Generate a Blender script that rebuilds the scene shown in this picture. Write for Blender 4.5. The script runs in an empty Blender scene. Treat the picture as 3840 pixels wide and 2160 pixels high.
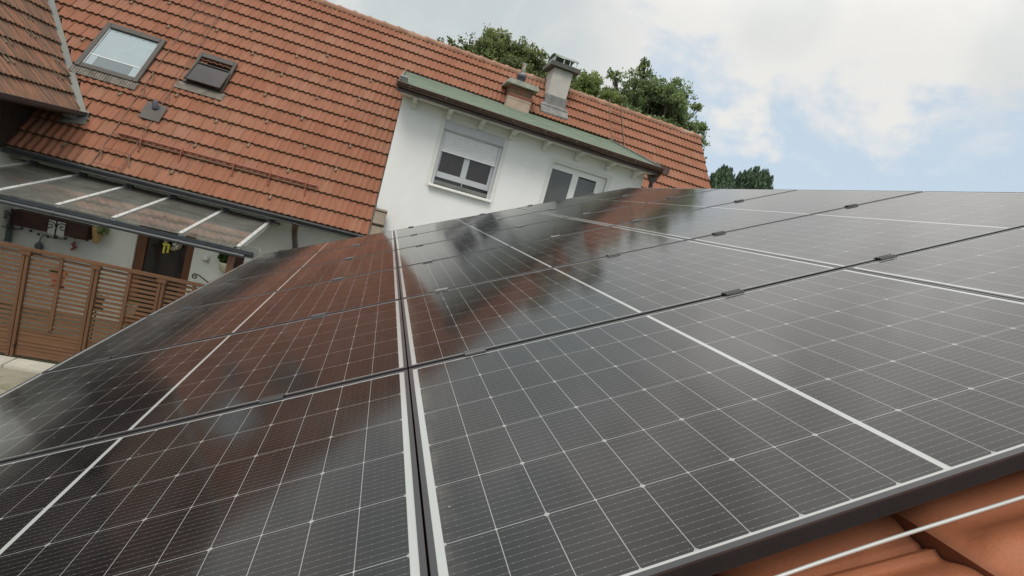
import bpy, bmesh, math, random
from mathutils import Vector, Matrix, Euler
random.seed(7)
R = math.radians
scene = bpy.context.scene
COL = scene.collection

# ------------------------------------------------------------------ camera
CAM = Vector((-0.1998, -7.5428, 0.57156))
RIGHT = Vector((0.936706, -0.226866, 0.266672))
DOWN = Vector((0.228739, -0.180104, -0.956682))
FWD = Vector((0.265067, 0.957128, -0.116812))
cam = bpy.data.cameras.new("camera")
cam.sensor_width = 36.0
cam.lens = 19.033
cam.shift_x = -0.00539
cam.shift_y = -0.00126
cam.clip_start = 0.02
cam.clip_end = 2000
camo = bpy.data.objects.new("camera", cam)
COL.objects.link(camo)
m = Matrix((RIGHT, -DOWN, -FWD)).transposed().to_4x4()
m.translation = CAM
camo.matrix_world = m
scene.camera = camo

# ------------------------------------------------------------------ world: Nishita sky with procedural clouds
SUN_EL, SUN_AZ = R(56), R(205)      # azimuth clockwise from +Y
SKY_STRENGTH = 0.1
world = bpy.data.worlds.new("World")
scene.world = world
world.use_nodes = True
wt = world.node_tree
wt.nodes.clear()


class NB:
    """small helper that writes shader node expressions"""
    def __init__(self, nt):
        self.nt = nt

    def node(self, t, **kw):
        n = self.nt.nodes.new(t)
        for k, v in kw.items():
            setattr(n, k, v)
        return n

    def put(self, sock, v):
        if hasattr(v, 'is_linked') or isinstance(v, bpy.types.NodeSocket):
            self.nt.links.new(v, sock)
        else:
            if sock.type == 'RGBA' and len(v) == 3:
                v = (*v, 1)
            sock.default_value = v

    def math(self, op, a, b=0.0, c=None, clamp=False):
        n = self.node('ShaderNodeMath', operation=op, use_clamp=clamp)
        self.put(n.inputs[0], a)
        self.put(n.inputs[1], b)
        if c is not None:
            self.put(n.inputs[2], c)
        return n.outputs[0]

    def add(self, a, b): return self.math('ADD', a, b)
    def sub(self, a, b): return self.math('SUBTRACT', a, b)
    def mul(self, a, b): return self.math('MULTIPLY', a, b)
    def lt(self, a, b): return self.math('LESS_THAN', a, b)
    def gt(self, a, b): return self.math('GREATER_THAN', a, b)
    def mx(self, a, b): return self.math('MAXIMUM', a, b)
    def mn(self, a, b): return self.math('MINIMUM', a, b)
    def absv(self, a): return self.math('ABSOLUTE', a)

    def ramp(self, v, lo, hi, a=0.0, b=1.0, smooth=True):
        n = self.node('ShaderNodeMapRange', interpolation_type='SMOOTHSTEP' if smooth else 'LINEAR')
        n.clamp = True
        self.put(n.inputs[0], v)
        n.inputs[1].default_value = lo
        n.inputs[2].default_value = hi
        n.inputs[3].default_value = a
        n.inputs[4].default_value = b
        return n.outputs[0]

    def mix(self, f, a, b, blend='MIX'):
        n = self.node('ShaderNodeMix', data_type='RGBA', blend_type=blend)
        self.put(n.inputs[0], f)
        self.put(n.inputs[6], a)
        self.put(n.inputs[7], b)
        return n.outputs[2]

    def noise(self, vec, scale, detail=4, rough=0.55, dist=0.0):
        n = self.node('ShaderNodeTexNoise')
        if vec is not None:
            self.put(n.inputs['Vector'], vec)
        n.inputs['Scale'].default_value = scale
        n.inputs['Detail'].default_value = detail
        n.inputs['Roughness'].default_value = rough
        n.inputs['Distortion'].default_value = dist
        return n.outputs[0]

    def scalevec(self, vec, s):
        n = self.node('ShaderNodeVectorMath', operation='MULTIPLY')
        self.put(n.inputs[0], vec)
        n.inputs[1].default_value = s
        return n.outputs[0]

    def dot(self, vec, d):
        n = self.node('ShaderNodeVectorMath', operation='DOT_PRODUCT')
        self.put(n.inputs[0], vec)
        n.inputs[1].default_value = d
        return n.outputs['Value']


w = NB(wt)
tc = w.node('ShaderNodeTexCoord')
gen = tc.outputs['Generated']
sky = w.node('ShaderNodeTexSky', sky_type='NISHITA')
sky.sun_disc = False
sky.sun_elevation = SUN_EL
sky.sun_rotation = SUN_AZ
sky.air_density = 1.0
sky.dust_density = 1.2
sky.ozone_density = 1.0
wn = w.noise(w.scalevec(gen, (1.0, 1.0, 2.4)), 3.4, 8, 0.58, 0.5)
wn2 = w.noise(w.scalevec(gen, (1.0, 1.0, 2.0)), 9.0, 8, 0.6, 0.6)
mask = w.add(w.mul(wn, 0.68), w.mul(wn2, 0.32))
zs = w.node('ShaderNodeSeparateXYZ')
w.put(zs.inputs[0], gen)
mask = w.add(mask, w.ramp(zs.outputs[2], 0.36, 0.52, 0.0, 0.30))
# ragged edges for the placed clouds
nzc = w.node('ShaderNodeTexNoise')
w.put(nzc.inputs['Vector'], gen)
nzc.inputs['Scale'].default_value = 11.0
nzc.inputs['Detail'].default_value = 7
nzc.inputs['Roughness'].default_value = 0.62
wob = w.node('ShaderNodeVectorMath', operation='MULTIPLY_ADD')
w.put(wob.inputs[0], nzc.outputs['Color'])
wob.inputs[1].default_value = (0.16, 0.16, 0.16)
w.put(wob.inputs[2], gen)
wsub = w.node('ShaderNodeVectorMath', operation='SUBTRACT')
w.put(wsub.inputs[0], wob.outputs[0])
wsub.inputs[1].default_value = (0.08, 0.08, 0.08)
wnrm = w.node('ShaderNodeVectorMath', operation='NORMALIZE')
w.put(wnrm.inputs[0], wsub.outputs[0])
gw = wnrm.outputs[0]
# (direction, outer radius, inner radius in degrees, weight): where the clouds thicken and where they break
for d, ro, ri, wt_ in [((0.663, 0.663, 0.348), 15, 4, 0.15), ((0.555, 0.745, 0.369), 12, 3, 0.10), ((0.720, 0.622, 0.320), 8, 3, 0.10),
                       ((0.515, 0.826, 0.225), 4.2, 1.6, 0.24), ((0.338, 0.889, 0.310), 8, 2, 0.10),
                       ((0.046, 0.959, 0.279), 24, 8, 0.22), ((0.468, 0.789, 0.399), 10, 4, 0.10),
                       ((0.384, 0.861, 0.300), 5, 1, -0.12), ((0.604, 0.769, 0.170), 14, 3, -0.16), ((0.743, 0.610, 0.215), 9, 2, -0.18),
                       ((0.592, 0.751, 0.262), 6, 1, -0.07), ((0.47, 0.86, 0.14), 9, 2, -0.10), ((0.0, -0.3, 0.95), 62, 25, 0.22), ((-0.386, 0.828, 0.38), 28, 12, 0.30)]:
    d = Vector(d).normalized()
    b = w.ramp(w.dot(gw, d), math.cos(R(ro)), math.cos(R(ri)), 0.0, wt_)
    mask = w.add(mask, b)
cloud = w.ramp(mask, 0.45, 0.70)
grey = w.ramp(w.dot(gen, Vector((0.046, 0.959, 0.30)).normalized()), math.cos(R(20)), math.cos(R(5)))
grey = w.mx(grey, w.ramp(w.dot(gen, Vector((-0.386, 0.828, 0.36)).normalized()), math.cos(R(28)), math.cos(R(12))))
grey = w.mx(grey, w.mul(0.35, w.ramp(w.dot(gen, Vector((0.49, 0.77, 0.42)).normalized()), math.cos(R(6)), math.cos(R(2)))))
grey = w.mx(grey, w.mul(0.45, w.ramp(w.dot(gen, Vector((0.75, 0.56, 0.38)).normalized()), math.cos(R(6)), math.cos(R(2)))))
gn = w.noise(gen, 4.5, 6, 0.55, 0.4)
grey = w.mul(grey, w.ramp(gn, 0.30, 0.58))
ccol = w.mix(grey, (0.83, 0.822, 0.80), (0.58, 0.635, 0.645))
# thin bright veil higher up, where the hidden sun lights the cloud deck
overhead = w.ramp(zs.outputs[2], 0.36, 0.60, 0.0, 0.58)
overhead = w.add(1.0, w.mul(overhead, w.ramp(w.noise(gen, 4.0, 6, 0.6, 0.5), 0.32, 0.68, 0.25, 1.3)))
bg1 = w.node('ShaderNodeBackground')
w.put(bg1.inputs[0], w.mix(0.78, sky.outputs[0], (6.5, 7.7, 8.8)))
bg1.inputs[1].default_value = SKY_STRENGTH
bg2 = w.node('ShaderNodeBackground')
w.put(bg2.inputs[0], ccol)
w.put(bg2.inputs[1], overhead)
ms = w.node('ShaderNodeMixShader')
w.put(ms.inputs[0], cloud)
wt.links.new(bg1.outputs[0], ms.inputs[1])
wt.links.new(bg2.outputs[0], ms.inputs[2])
wo = w.node('ShaderNodeOutputWorld')
wt.links.new(ms.outputs[0], wo.inputs[0])

# ------------------------------------------------------------------ sun (veiled by cloud)
sd = bpy.data.lights.new("sun", 'SUN')
sd.energy = 1.9
sd.angle = R(25)
sd.color = (1.0, 0.96, 0.90)
sun = bpy.data.objects.new("sun", sd)
COL.objects.link(sun)
to_sun = Vector((math.sin(SUN_AZ) * math.cos(SUN_EL), math.cos(SUN_AZ) * math.cos(SUN_EL), math.sin(SUN_EL)))
sun.rotation_euler = to_sun.to_track_quat('Z', 'Y').to_euler()
sun.location = (0, -10, 20)

scene.view_settings.view_transform = 'Standard'
scene.view_settings.look = 'None'
scene.view_settings.exposure = 0.0
scene.view_settings.gamma = 1.0
scene.render.engine = 'CYCLES'
scene.cycles.max_bounces = 8
scene.cycles.transparent_max_bounces = 12
scene.cycles.caustics_reflective = False
scene.cycles.caustics_refractive = False
scene.cycles.use_denoising = True


# ------------------------------------------------------------------ materials
def material(name):
    mt = bpy.data.materials.new(name)
    mt.use_nodes = True
    nt = mt.node_tree
    b = nt.nodes['Principled BSDF']
    return mt, NB(nt), b


def simple(name, col, rough=0.6, metal=0.0, var=0.12, scale=6.0, bump=0.0, bscale=60.0, spec=0.5, stain=None, stain_amt=0.5, stain_scale=2.0):
    mt, n, b = material(name)
    t = n.node('ShaderNodeTexCoord')
    v = t.outputs['Object']
    nz = n.noise(v, scale, 5, 0.6)
    c1 = tuple(x * (1 - var) for x in col)
    c2 = tuple(min(1, x * (1 + var)) for x in col)
    c = n.mix(n.ramp(nz, 0.3, 0.7), c1, c2)
    if stain is not None:
        s = n.ramp(n.noise(v, stain_scale, 6, 0.65, 0.4), 0.5, 0.72, 0, stain_amt)
        c = n.mix(s, c, stain)
    n.put(b.inputs['Base Color'], c)
    n.put(b.inputs['Roughness'], n.ramp(nz, 0.2, 0.8, max(0.02, rough - 0.08), min(1, rough + 0.08)))
    b.inputs['Metallic'].default_value = metal
    b.inputs['Specular IOR Level'].default_value = spec
    if bump:
        bp = n.node('ShaderNodeBump')
        bp.inputs['Strength'].default_value = bump
        bp.inputs['Distance'].default_value = 0.01
        n.put(bp.inputs['Height'], n.noise(v, bscale, 4, 0.6))
        n.nt.links.new(bp.outputs[0], b.inputs['Normal'])
    return mt


def tile_material(name, ca, cb, dirt, dirt_amt=0.35, moss_shade=(0.06, 0.045, 0.02), streak=0.3, rough=0.75, pale=(0.46, 0.30, 0.21)):
    """clay tiles: UV is (tile index, course index), so every tile has its own tint"""
    mt, n, b = material(name)
    uv = n.node('ShaderNodeUVMap')
    uv.uv_map = 'UVMap'
    sp = n.node('ShaderNodeSeparateXYZ')
    n.put(sp.inputs[0], uv.outputs[0])
    fu, fv = n.math('FLOOR', sp.outputs[0]), n.math('FLOOR', sp.outputs[1])
    v = n.math('FRACT', sp.outputs[1])
    cb_ = n.node('ShaderNodeCombineXYZ')
    n.put(cb_.inputs[0], fu)
    n.put(cb_.inputs[1], fv)
    wnz = n.node('ShaderNodeTexWhiteNoise', noise_dimensions='2D')
    n.put(wnz.inputs['Vector'], cb_.outputs[0])
    rnd = wnz.outputs['Value']
    c = n.mix(rnd, ca, cb)
    # a few paler, chalkier tiles
    c = n.mix(n.mul(n.gt(n.math('FRACT', n.mul(rnd, 17.3)), 0.90), 0.35), c, pale)
    t = n.node('ShaderNodeTexCoord')
    o = t.outputs['Object']
    big = n.ramp(n.noise(o, 0.9, 5, 0.6, 0.3), 0.42, 0.7)
    c = n.mix(n.mul(big, 0.35), c, pale)
    # run-off streaks down the slope
    su = n.node('ShaderNodeCombineXYZ')
    n.put(su.inputs[0], n.mul(sp.outputs[0], 9.0))
    n.put(su.inputs[1], n.mul(sp.outputs[1], 0.55))
    n.put(su.inputs[2], n.mul(rnd, 40))
    st = n.ramp(n.noise(su.outputs[0], 1.0, 4, 0.6), 0.56 - 0.16 * streak, 0.78 - 0.2 * streak, 0, streak * 0.9)
    c = n.mix(st, c, dirt)
    # blotches of dark lichen
    li = n.ramp(n.noise(o, 5.0, 5, 0.65, 0.5), 0.62, 0.75, 0, dirt_amt)
    c = n.mix(li, c, dirt)
    # patchy darker tone towards the upper end of each tile
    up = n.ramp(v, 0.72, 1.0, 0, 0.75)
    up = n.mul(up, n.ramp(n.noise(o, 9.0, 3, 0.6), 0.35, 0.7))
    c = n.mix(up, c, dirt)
    # clay grit
    gr = n.noise(o, 210, 3, 0.7)
    c = n.mix(n.ramp(gr, 0.35, 0.65, 0.0, 0.22), c, tuple(x * 0.55 for x in ca))
    # mossy growth and painted step shadow along the lower lip
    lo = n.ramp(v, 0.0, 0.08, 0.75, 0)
    c = n.mix(lo, c, moss_shade)
    n.put(b.inputs['Base Color'], c)
    b.inputs['Roughness'].default_value = rough
    b.inputs['Specular IOR Level'].default_value = 0.3
    bp = n.node('ShaderNodeBump')
    bp.inputs['Strength'].default_value = 0.25
    bp.inputs['Distance'].default_value = 0.004
    n.put(bp.inputs['Height'], n.noise(o, 90, 4, 0.6))
    n.nt.links.new(bp.outputs[0], b.inputs['Normal'])
    return mt


PL, PW = 1.722, 1.134


def solar_material():
    mt, n, b = material("solar_cells")
    t = n.node('ShaderNodeTexCoord')
    sp = n.node('ShaderNodeSeparateXYZ')
    n.put(sp.inputs[0], t.outputs['Object'])
    x, y = sp.outputs[0], sp.outputs[1]
    px_, py_ = 0.09206, 0.18317
    xr = n.sub(n.absv(n.sub(x, PL / 2)), 0.006)
    yr = n.sub(y, 0.0175)
    fx = n.math('FRACT', n.math('DIVIDE', xr, px_))
    fy = n.math('FRACT', n.math('DIVIDE', yr, py_))
    dx = n.mul(n.mn(fx, n.sub(1.0, fx)), px_)
    dy = n.mul(n.mn(fy, n.sub(1.0, fy)), py_)
    outx = n.mx(n.lt(xr, 0.0), n.gt(xr, 0.8285))
    outy = n.mx(n.lt(yr, 0.0), n.gt(yr, 1.0990))
    white = n.mx(outx, outy)
    line = n.mx(n.lt(dx, 0.0007), n.lt(dy, 0.0008))
    # chamfered cell corners on every other gap
    fx2 = n.math('FRACT', n.math('DIVIDE', n.add(xr, px_), px_ * 2))
    dx2 = n.mul(n.mn(fx2, n.sub(1.0, fx2)), px_ * 2)
    dia = n.mx(n.lt(n.add(dx2, dy), 0.0066), n.lt(n.add(dx, dy), 0.0040))
    white = n.mx(white, n.mx(line, dia))
    # busbar wires along the panel and their solder pads
    fb = n.math('FRACT', n.math('DIVIDE', yr, py_ / 11))
    db = n.mul(n.absv(n.sub(fb, 0.5)), py_ / 11)
    wire = n.lt(db, 0.00035)
    fp = n.math('FRACT', n.math('DIVIDE', xr, px_ / 5))
    dp = n.mul(n.absv(n.sub(fp, 0.5)), px_ / 5)
    pad = n.mul(n.lt(db, 0.0009), n.lt(dp, 0.0008))
    # every cell a little different
    cx = n.node('ShaderNodeCombineXYZ')
    n.put(cx.inputs[0], n.math('FLOOR', n.math('DIVIDE', x, px_)))
    n.put(cx.inputs[1], n.math('FLOOR', n.math('DIVIDE', yr, py_)))
    oi = n.node('ShaderNodeObjectInfo')
    n.put(cx.inputs[2], n.mul(oi.outputs['Random'], 50))
    wz = n.node('ShaderNodeTexWhiteNoise', noise_dimensions='3D')
    n.put(wz.inputs['Vector'], cx.outputs[0])
    cell = n.mix(wz.outputs['Value'], (0.009, 0.0083, 0.0085), (0.015, 0.0137, 0.0135))
    # settled dust
    du = n.ramp(n.noise(t.outputs['Object'], 2.4, 6, 0.6, 0.4), 0.35, 0.8, 0.0, 0.025)
    c = n.mix(du, cell, (0.45, 0.43, 0.40))
    gb = n.mul(n.ramp(x, 0.012, 0.075, 0.22, 0.0), n.ramp(n.noise(t.outputs['Object'], 16, 4, 0.6), 0.3, 0.7))
    c = n.mix(gb, c, (0.30, 0.27, 0.22))
    ofs = n.node('ShaderNodeVectorMath', operation='ADD')
    n.put(ofs.inputs[0], t.outputs['Object'])
    rv = n.node('ShaderNodeCombineXYZ')
    n.put(rv.inputs[0], n.mul(oi.outputs['Random'], 31))
    n.put(ofs.inputs[1], rv.outputs[0])
    vo = n.node('ShaderNodeTexVoronoi')
    n.put(vo.inputs['Vector'], ofs.outputs[0])
    vo.inputs['Scale'].default_value = 9.0
    spk = n.mul(n.lt(vo.outputs['Distance'], 0.022), n.gt(vo.outputs['Color'], 0.62))
    c = n.mix(n.mul(spk, 0.35), c, (0.5, 0.49, 0.45))
    c = n.mix(n.mul(wire, 0.16), c, (0.62, 0.62, 0.62))
    c = n.mix(n.mul(pad, 0.16), c, (0.70, 0.70, 0.70))
    c = n.mix(white, c, n.mix(n.mx(outx, outy), (0.29, 0.29, 0.285), (0.40, 0.41, 0.40)))
    n.put(b.inputs['Base Color'], c)
    b.inputs['IOR'].default_value = 1.52
    n.put(b.inputs['Roughness'], n.ramp(n.noise(t.outputs['Object'], 3.0, 4, 0.6), 0.3, 0.7, 0.09, 0.12))
    return mt


def wood(name, ca, cb, axis=0, rough=0.6, scale=1.0):
    mt, n, b = material(name)
    t = n.node('ShaderNodeTexCoord')
    s = [14.0 * scale] * 3
    s[axis] = 0.9 * scale
    v = n.scalevec(t.outputs['Object'], tuple(s))
    c = n.mix(n.ramp(n.noise(v, 1.3, 6, 0.65, 0.6), 0.3, 0.7), ca, cb)
    kn = n.ramp(n.noise(t.outputs['Object'], 7.0, 2, 0.5), 0.70, 0.76, 0, 0.8)
    c = n.mix(kn, c, tuple(x * 0.35 for x in ca))
    n.put(b.inputs['Base Color'], c)
    b.inputs['Roughness'].default_value = rough
    return mt


def clear_glass(name, tint=(0.88, 0.91, 0.88)):
    mt, n, b = material(name)
    nt = n.nt
    nt.nodes.remove(b)
    out = [x for x in nt.nodes if x.type == 'OUTPUT_MATERIAL'][0]
    lw = n.node('ShaderNodeLayerWeight')
    lw.inputs[0].default_value = 0.5
    f = n.math('POWER', lw.outputs['Facing'], 4.0)
    f = n.add(0.12, n.mul(f, 0.88))
    tr = n.node('ShaderNodeBsdfTransparent')
    tr.inputs[0].default_value = (*tint, 1)
    gl = n.node('ShaderNodeBsdfGlossy')
    gl.inputs[1].default_value = 0.05
    df = n.node('ShaderNodeBsdfDiffuse')      # film of dust on the panes
    df.inputs[0].default_value = (0.52, 0.51, 0.47, 1)
    t = n.node('ShaderNodeTexCoord')
    m0 = n.node('ShaderNodeMixShader')
    n.put(m0.inputs[0], n.ramp(n.noise(t.outputs['Object'], 2.5, 5, 0.6), 0.3, 0.75, 0.12, 0.27))
    nt.links.new(tr.outputs[0], m0.inputs[1])
    nt.links.new(df.outputs[0], m0.inputs[2])
    m1 = n.node('ShaderNodeMixShader')
    n.put(m1.inputs[0], f)
    nt.links.new(m0.outputs[0], m1.inputs[1])
    nt.links.new(gl.outputs[0], m1.inputs[2])
    nt.links.new(m1.outputs[0], out.inputs[0])
    return mt


def leaf_material(name, dark, mid, light, trans=0.45):
    mt, n, b = material(name)
    nt = n.nt
    uv = n.node('ShaderNodeUVMap')
    uv.uv_map = 'UVMap'
    sp = n.node('ShaderNodeSeparateXYZ')
    n.put(sp.inputs[0], uv.outputs[0])
    c = n.mix(n.ramp(sp.outputs[0], 0.0, 0.6), dark, mid)
    c = n.mix(n.ramp(sp.outputs[0], 0.6, 1.0), c, light)
    n.put(b.inputs['Base Color'], c)
    b.inputs['Roughness'].default_value = 0.55
    b.inputs['Specular IOR Level'].default_value = 0.3
    tl = n.node('ShaderNodeBsdfTranslucent')
    n.put(tl.inputs[0], c)
    out = [x for x in nt.nodes if x.type == 'OUTPUT_MATERIAL'][0]
    mxs = n.node('ShaderNodeMixShader')
    mxs.inputs[0].default_value = trans
    nt.links.new(b.outputs[0], mxs.inputs[1])
    nt.links.new(tl.outputs[0], mxs.inputs[2])
    nt.links.new(mxs.outputs[0], out.inputs[0])
    return mt


M = {}
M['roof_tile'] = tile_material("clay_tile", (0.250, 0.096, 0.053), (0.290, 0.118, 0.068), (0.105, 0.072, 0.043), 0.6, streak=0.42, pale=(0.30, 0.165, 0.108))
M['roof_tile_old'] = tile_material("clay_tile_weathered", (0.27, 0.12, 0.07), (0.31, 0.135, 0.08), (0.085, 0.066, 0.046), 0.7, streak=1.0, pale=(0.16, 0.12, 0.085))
M['roof_tile_new'] = tile_material("clay_tile_smooth", (0.315, 0.108, 0.050), (0.360, 0.125, 0.060), (0.17, 0.065, 0.034), 0.12, moss_shade=(0.2, 0.08, 0.045), streak=0.1, rough=0.58, pale=(0.37, 0.155, 0.080))
M['ridge'] = simple("clay_ridge", (0.31, 0.16, 0.10), 0.75, var=0.2, scale=3, stain=(0.42, 0.36, 0.28), stain_amt=0.6, stain_scale=3.0)
M['hook'] = simple("pale_clay", (0.185, 0.135, 0.09), 0.8, var=0.3, scale=2.0)
M['render'] = simple("white_render", (0.83, 0.825, 0.805), 0.9, var=0.025, scale=1.2, bump=0.45, bscale=95, spec=0.2, stain=(0.70, 0.69, 0.66), stain_amt=0.35, stain_scale=1.1)
M['roughcast'] = simple("roughcast_render", (0.82, 0.82, 0.775), 0.95, var=0.05, scale=1.5, bump=0.9, bscale=75, spec=0.2)
M['trim'] = simple("cream_trim", (0.72, 0.715, 0.675), 0.9, var=0.02, spec=0.2)
M['white_plastic'] = simple("white_plastic", (0.78, 0.78, 0.76), 0.35, var=0.02)
M['grey_alu'] = simple("grey_aluminium", (0.52, 0.53, 0.545), 0.42, var=0.04, scale=3)
M['shutter'] = simple("shutter_slat", (0.76, 0.765, 0.77), 0.45, var=0.03)
M['dark_glass'] = simple("window_glass", (0.028, 0.024, 0.024), 0.05, var=0.25, scale=1.5, spec=0.6)
M['room_glass'] = simple("balcony_glass", (0.10, 0.10, 0.095), 0.06, var=0.2, scale=1.2, spec=0.6)
M['sky_glass'] = simple("skylight_glass", (0.10, 0.13, 0.14), 0.03, var=0.1, scale=1.0, spec=1.0)
M['blind'] = simple("skylight_blind", (0.25, 0.315, 0.335), 0.22, var=0.015, spec=0.9)
M['bronze'] = simple("bronze_flashing", (0.050, 0.043, 0.036), 0.45, metal=0.2, var=0.15, scale=4)
M['brown_sheet'] = simple("brown_sheet", (0.17, 0.135, 0.10), 0.5, metal=0.2, var=0.15, scale=3, stain=(0.26, 0.22, 0.15), stain_amt=0.5)
M['brown_gutter'] = simple("brown_gutter", (0.075, 0.042, 0.031), 0.35, var=0.25, scale=5, stain=(0.16, 0.085, 0.05), stain_amt=0.6, stain_scale=4)
M['dark_gutter'] = simple("anthracite_gutter", (0.035, 0.040, 0.045), 0.38, var=0.15, scale=4)
M['zinc'] = simple("zinc_sheet", (0.17, 0.18, 0.165), 0.6, metal=0.2, var=0.15, scale=3, stain=(0.20, 0.175, 0.10), stain_amt=0.5)
M['green_sheet'] = simple("green_sheet_roof", (0.165, 0.210, 0.150), 0.6, var=0.14, scale=2.0, stain=(0.10, 0.13, 0.09), stain_amt=0.5, stain_scale=3)
M['concrete'] = simple("weathered_concrete", (0.33, 0.335, 0.28), 0.9, var=0.2, scale=8, stain=(0.13, 0.14, 0.09), stain_amt=0.7, stain_scale=6, bump=0.3)
M['chimney_render'] = simple("chimney_render", (0.48, 0.45, 0.41), 0.9, var=0.1, scale=4, stain=(0.24, 0.22, 0.18), stain_amt=0.5, stain_scale=3, bump=0.2)
M['chimney_slab'] = simple("chimney_cement", (0.40, 0.30, 0.235), 0.9, var=0.12, scale=5)
M['lead'] = simple("lead_flashing", (0.20, 0.195, 0.185), 0.5, metal=0.3, var=0.2, scale=6, stain=(0.28, 0.22, 0.14), stain_amt=0.5)
M['apron'] = simple("weathered_apron", (0.15, 0.135, 0.11), 0.8, var=0.3, scale=8, stain=(0.11, 0.075, 0.05), stain_amt=0.7, stain_scale=5)
M['dark_sheet'] = simple("dark_cover_sheet", (0.085, 0.08, 0.072), 0.5, metal=0.3, var=0.2)
M['hood'] = simple("hood_sheet", (0.20, 0.24, 0.21), 0.25, metal=0.7, var=0.15, scale=5)
M['steel'] = simple("bright_steel", (0.70, 0.70, 0.69), 0.22, metal=0.9, var=0.06)
M['collar'] = simple("slate_blue_collar", (0.085, 0.085, 0.11), 0.5, var=0.15)
M['red_pipe'] = simple("red_painted_pipe", (0.225, 0.078, 0.045), 0.55, var=0.18, scale=8)
M['rust'] = simple("rusty_iron", (0.17, 0.105, 0.072), 0.7, var=0.3, scale=12)
M['red_rust'] = simple("red_brown_iron", (0.22, 0.06, 0.03), 0.6, var=0.2, scale=9)
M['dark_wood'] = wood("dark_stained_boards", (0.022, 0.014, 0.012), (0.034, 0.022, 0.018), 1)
M['soffit'] = wood("soffit_boards", (0.22, 0.19, 0.155), (0.29, 0.25, 0.20), 0)
M['door_wood'] = wood("door_wood", (0.13, 0.050, 0.022), (0.19, 0.075, 0.032), 2)
M['fence_wood'] = wood("oiled_slats", (0.118, 0.056, 0.026), (0.172, 0.084, 0.040), 0)
M['post_wood'] = wood("oiled_posts", (0.110, 0.051, 0.023), (0.150, 0.072, 0.033), 2)
M['box_wood'] = wood("dark_red_wood", (0.050, 0.018, 0.014), (0.075, 0.028, 0.020), 0)
M['iron'] = simple("wrought_iron", (0.018, 0.018, 0.018), 0.5, var=0.2)
M['lantern'] = simple("blue_grey_tin", (0.11, 0.115, 0.13), 0.5, metal=0.2, var=0.2, scale=10)
M['terracotta'] = simple("ochre_terracotta", (0.48, 0.32, 0.13), 0.8, var=0.1)
M['cream_pot'] = simple("cream_ceramic", (0.62, 0.56, 0.42), 0.6, var=0.08)
M['red_clay'] = simple("red_glazed", (0.25, 0.055, 0.045), 0.5, var=0.2)
M['orange'] = simple("orange_glazed", (0.75, 0.22, 0.04), 0.4, var=0.1)
M['coral'] = simple("coral_glazed", (0.70, 0.12, 0.07), 0.4, var=0.1)
M['yellow'] = simple("yellow_ribbon", (0.62, 0.55, 0.06), 0.5, var=0.1)
M['straw'] = simple("straw_wreath", (0.30, 0.24, 0.13), 0.9, var=0.35, scale=30, bump=1.0)
M['blossom'] = simple("white_blossom", (0.65, 0.65, 0.58), 0.8, var=0.1)
M['cord'] = simple("jute_cord", (0.32, 0.25, 0.16), 0.9)
M['frame_black'] = simple("black_anodised_frame", (0.040, 0.040, 0.043), 0.34, var=0.08, spec=0.6)
M['frame_side'] = simple("black_frame_side", (0.018, 0.017, 0.018), 0.5, var=0.08, spec=0.35)
M['clamp'] = simple("black_clamp", (0.035, 0.036, 0.037), 0.32, var=0.1, spec=0.6)
M['backsheet'] = simple("backsheet", (0.5, 0.5, 0.5), 0.7)
M['alu_wire'] = simple("aluminium_wire", (0.50, 0.51, 0.49), 0.42, metal=0.35, var=0.05)
M['solar'] = solar_material()
M['canopy_glass'] = clear_glass("canopy_glass")
M['canopy_bar'] = simple("white_canopy_bar", (0.50, 0.51, 0.49), 0.45, var=0.03)
M['screw'] = simple("screw_head", (0.10, 0.10, 0.10), 0.4, metal=0.6)
M['paving'] = simple("courtyard_paving", (0.27, 0.25, 0.19), 0.9, var=0.15, scale=3, stain=(0.12, 0.12, 0.06), stain_amt=0.8, stain_scale=3, bump=0.3, bscale=40)
M['kerb'] = simple("pale_kerb_stone", (0.50, 0.48, 0.41), 0.9, var=0.08, scale=4, stain=(0.30, 0.30, 0.2), stain_amt=0.5, stain_scale=5)
M['grass'] = simple("lawn", (0.055, 0.085, 0.025), 0.9, var=0.4, scale=0.8, bump=0.5, bscale=20)
M['leaf_dark'] = leaf_material("leaf_dark", (0.085, 0.112, 0.046), (0.175, 0.215, 0.080), (0.300, 0.330, 0.125))
M['leaf_mid'] = leaf_material("leaf_mid", (0.115, 0.162, 0.066), (0.220, 0.290, 0.122), (0.340, 0.410, 0.180))
M['leaf_light'] = leaf_material("leaf_light", (0.130, 0.180, 0.060), (0.240, 0.310, 0.100), (0.360, 0.410, 0.140))
M['leaf_thuja'] = leaf_material("leaf_thuja", (0.045, 0.076, 0.042), (0.085, 0.135, 0.072), (0.135, 0.195, 0.100), 0.2)
M['leaf_pot'] = leaf_material("leaf_pot", (0.03, 0.06, 0.02), (0.07, 0.12, 0.03), (0.13, 0.19, 0.05))
M['leaf_pale'] = leaf_material("leaf_pale", (0.22, 0.28, 0.13), (0.34, 0.42, 0.22), (0.45, 0.52, 0.30))
M['bark'] = simple("bark", (0.085, 0.065, 0.048), 0.9, var=0.3, scale=12, bump=0.8, bscale=30)


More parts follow.
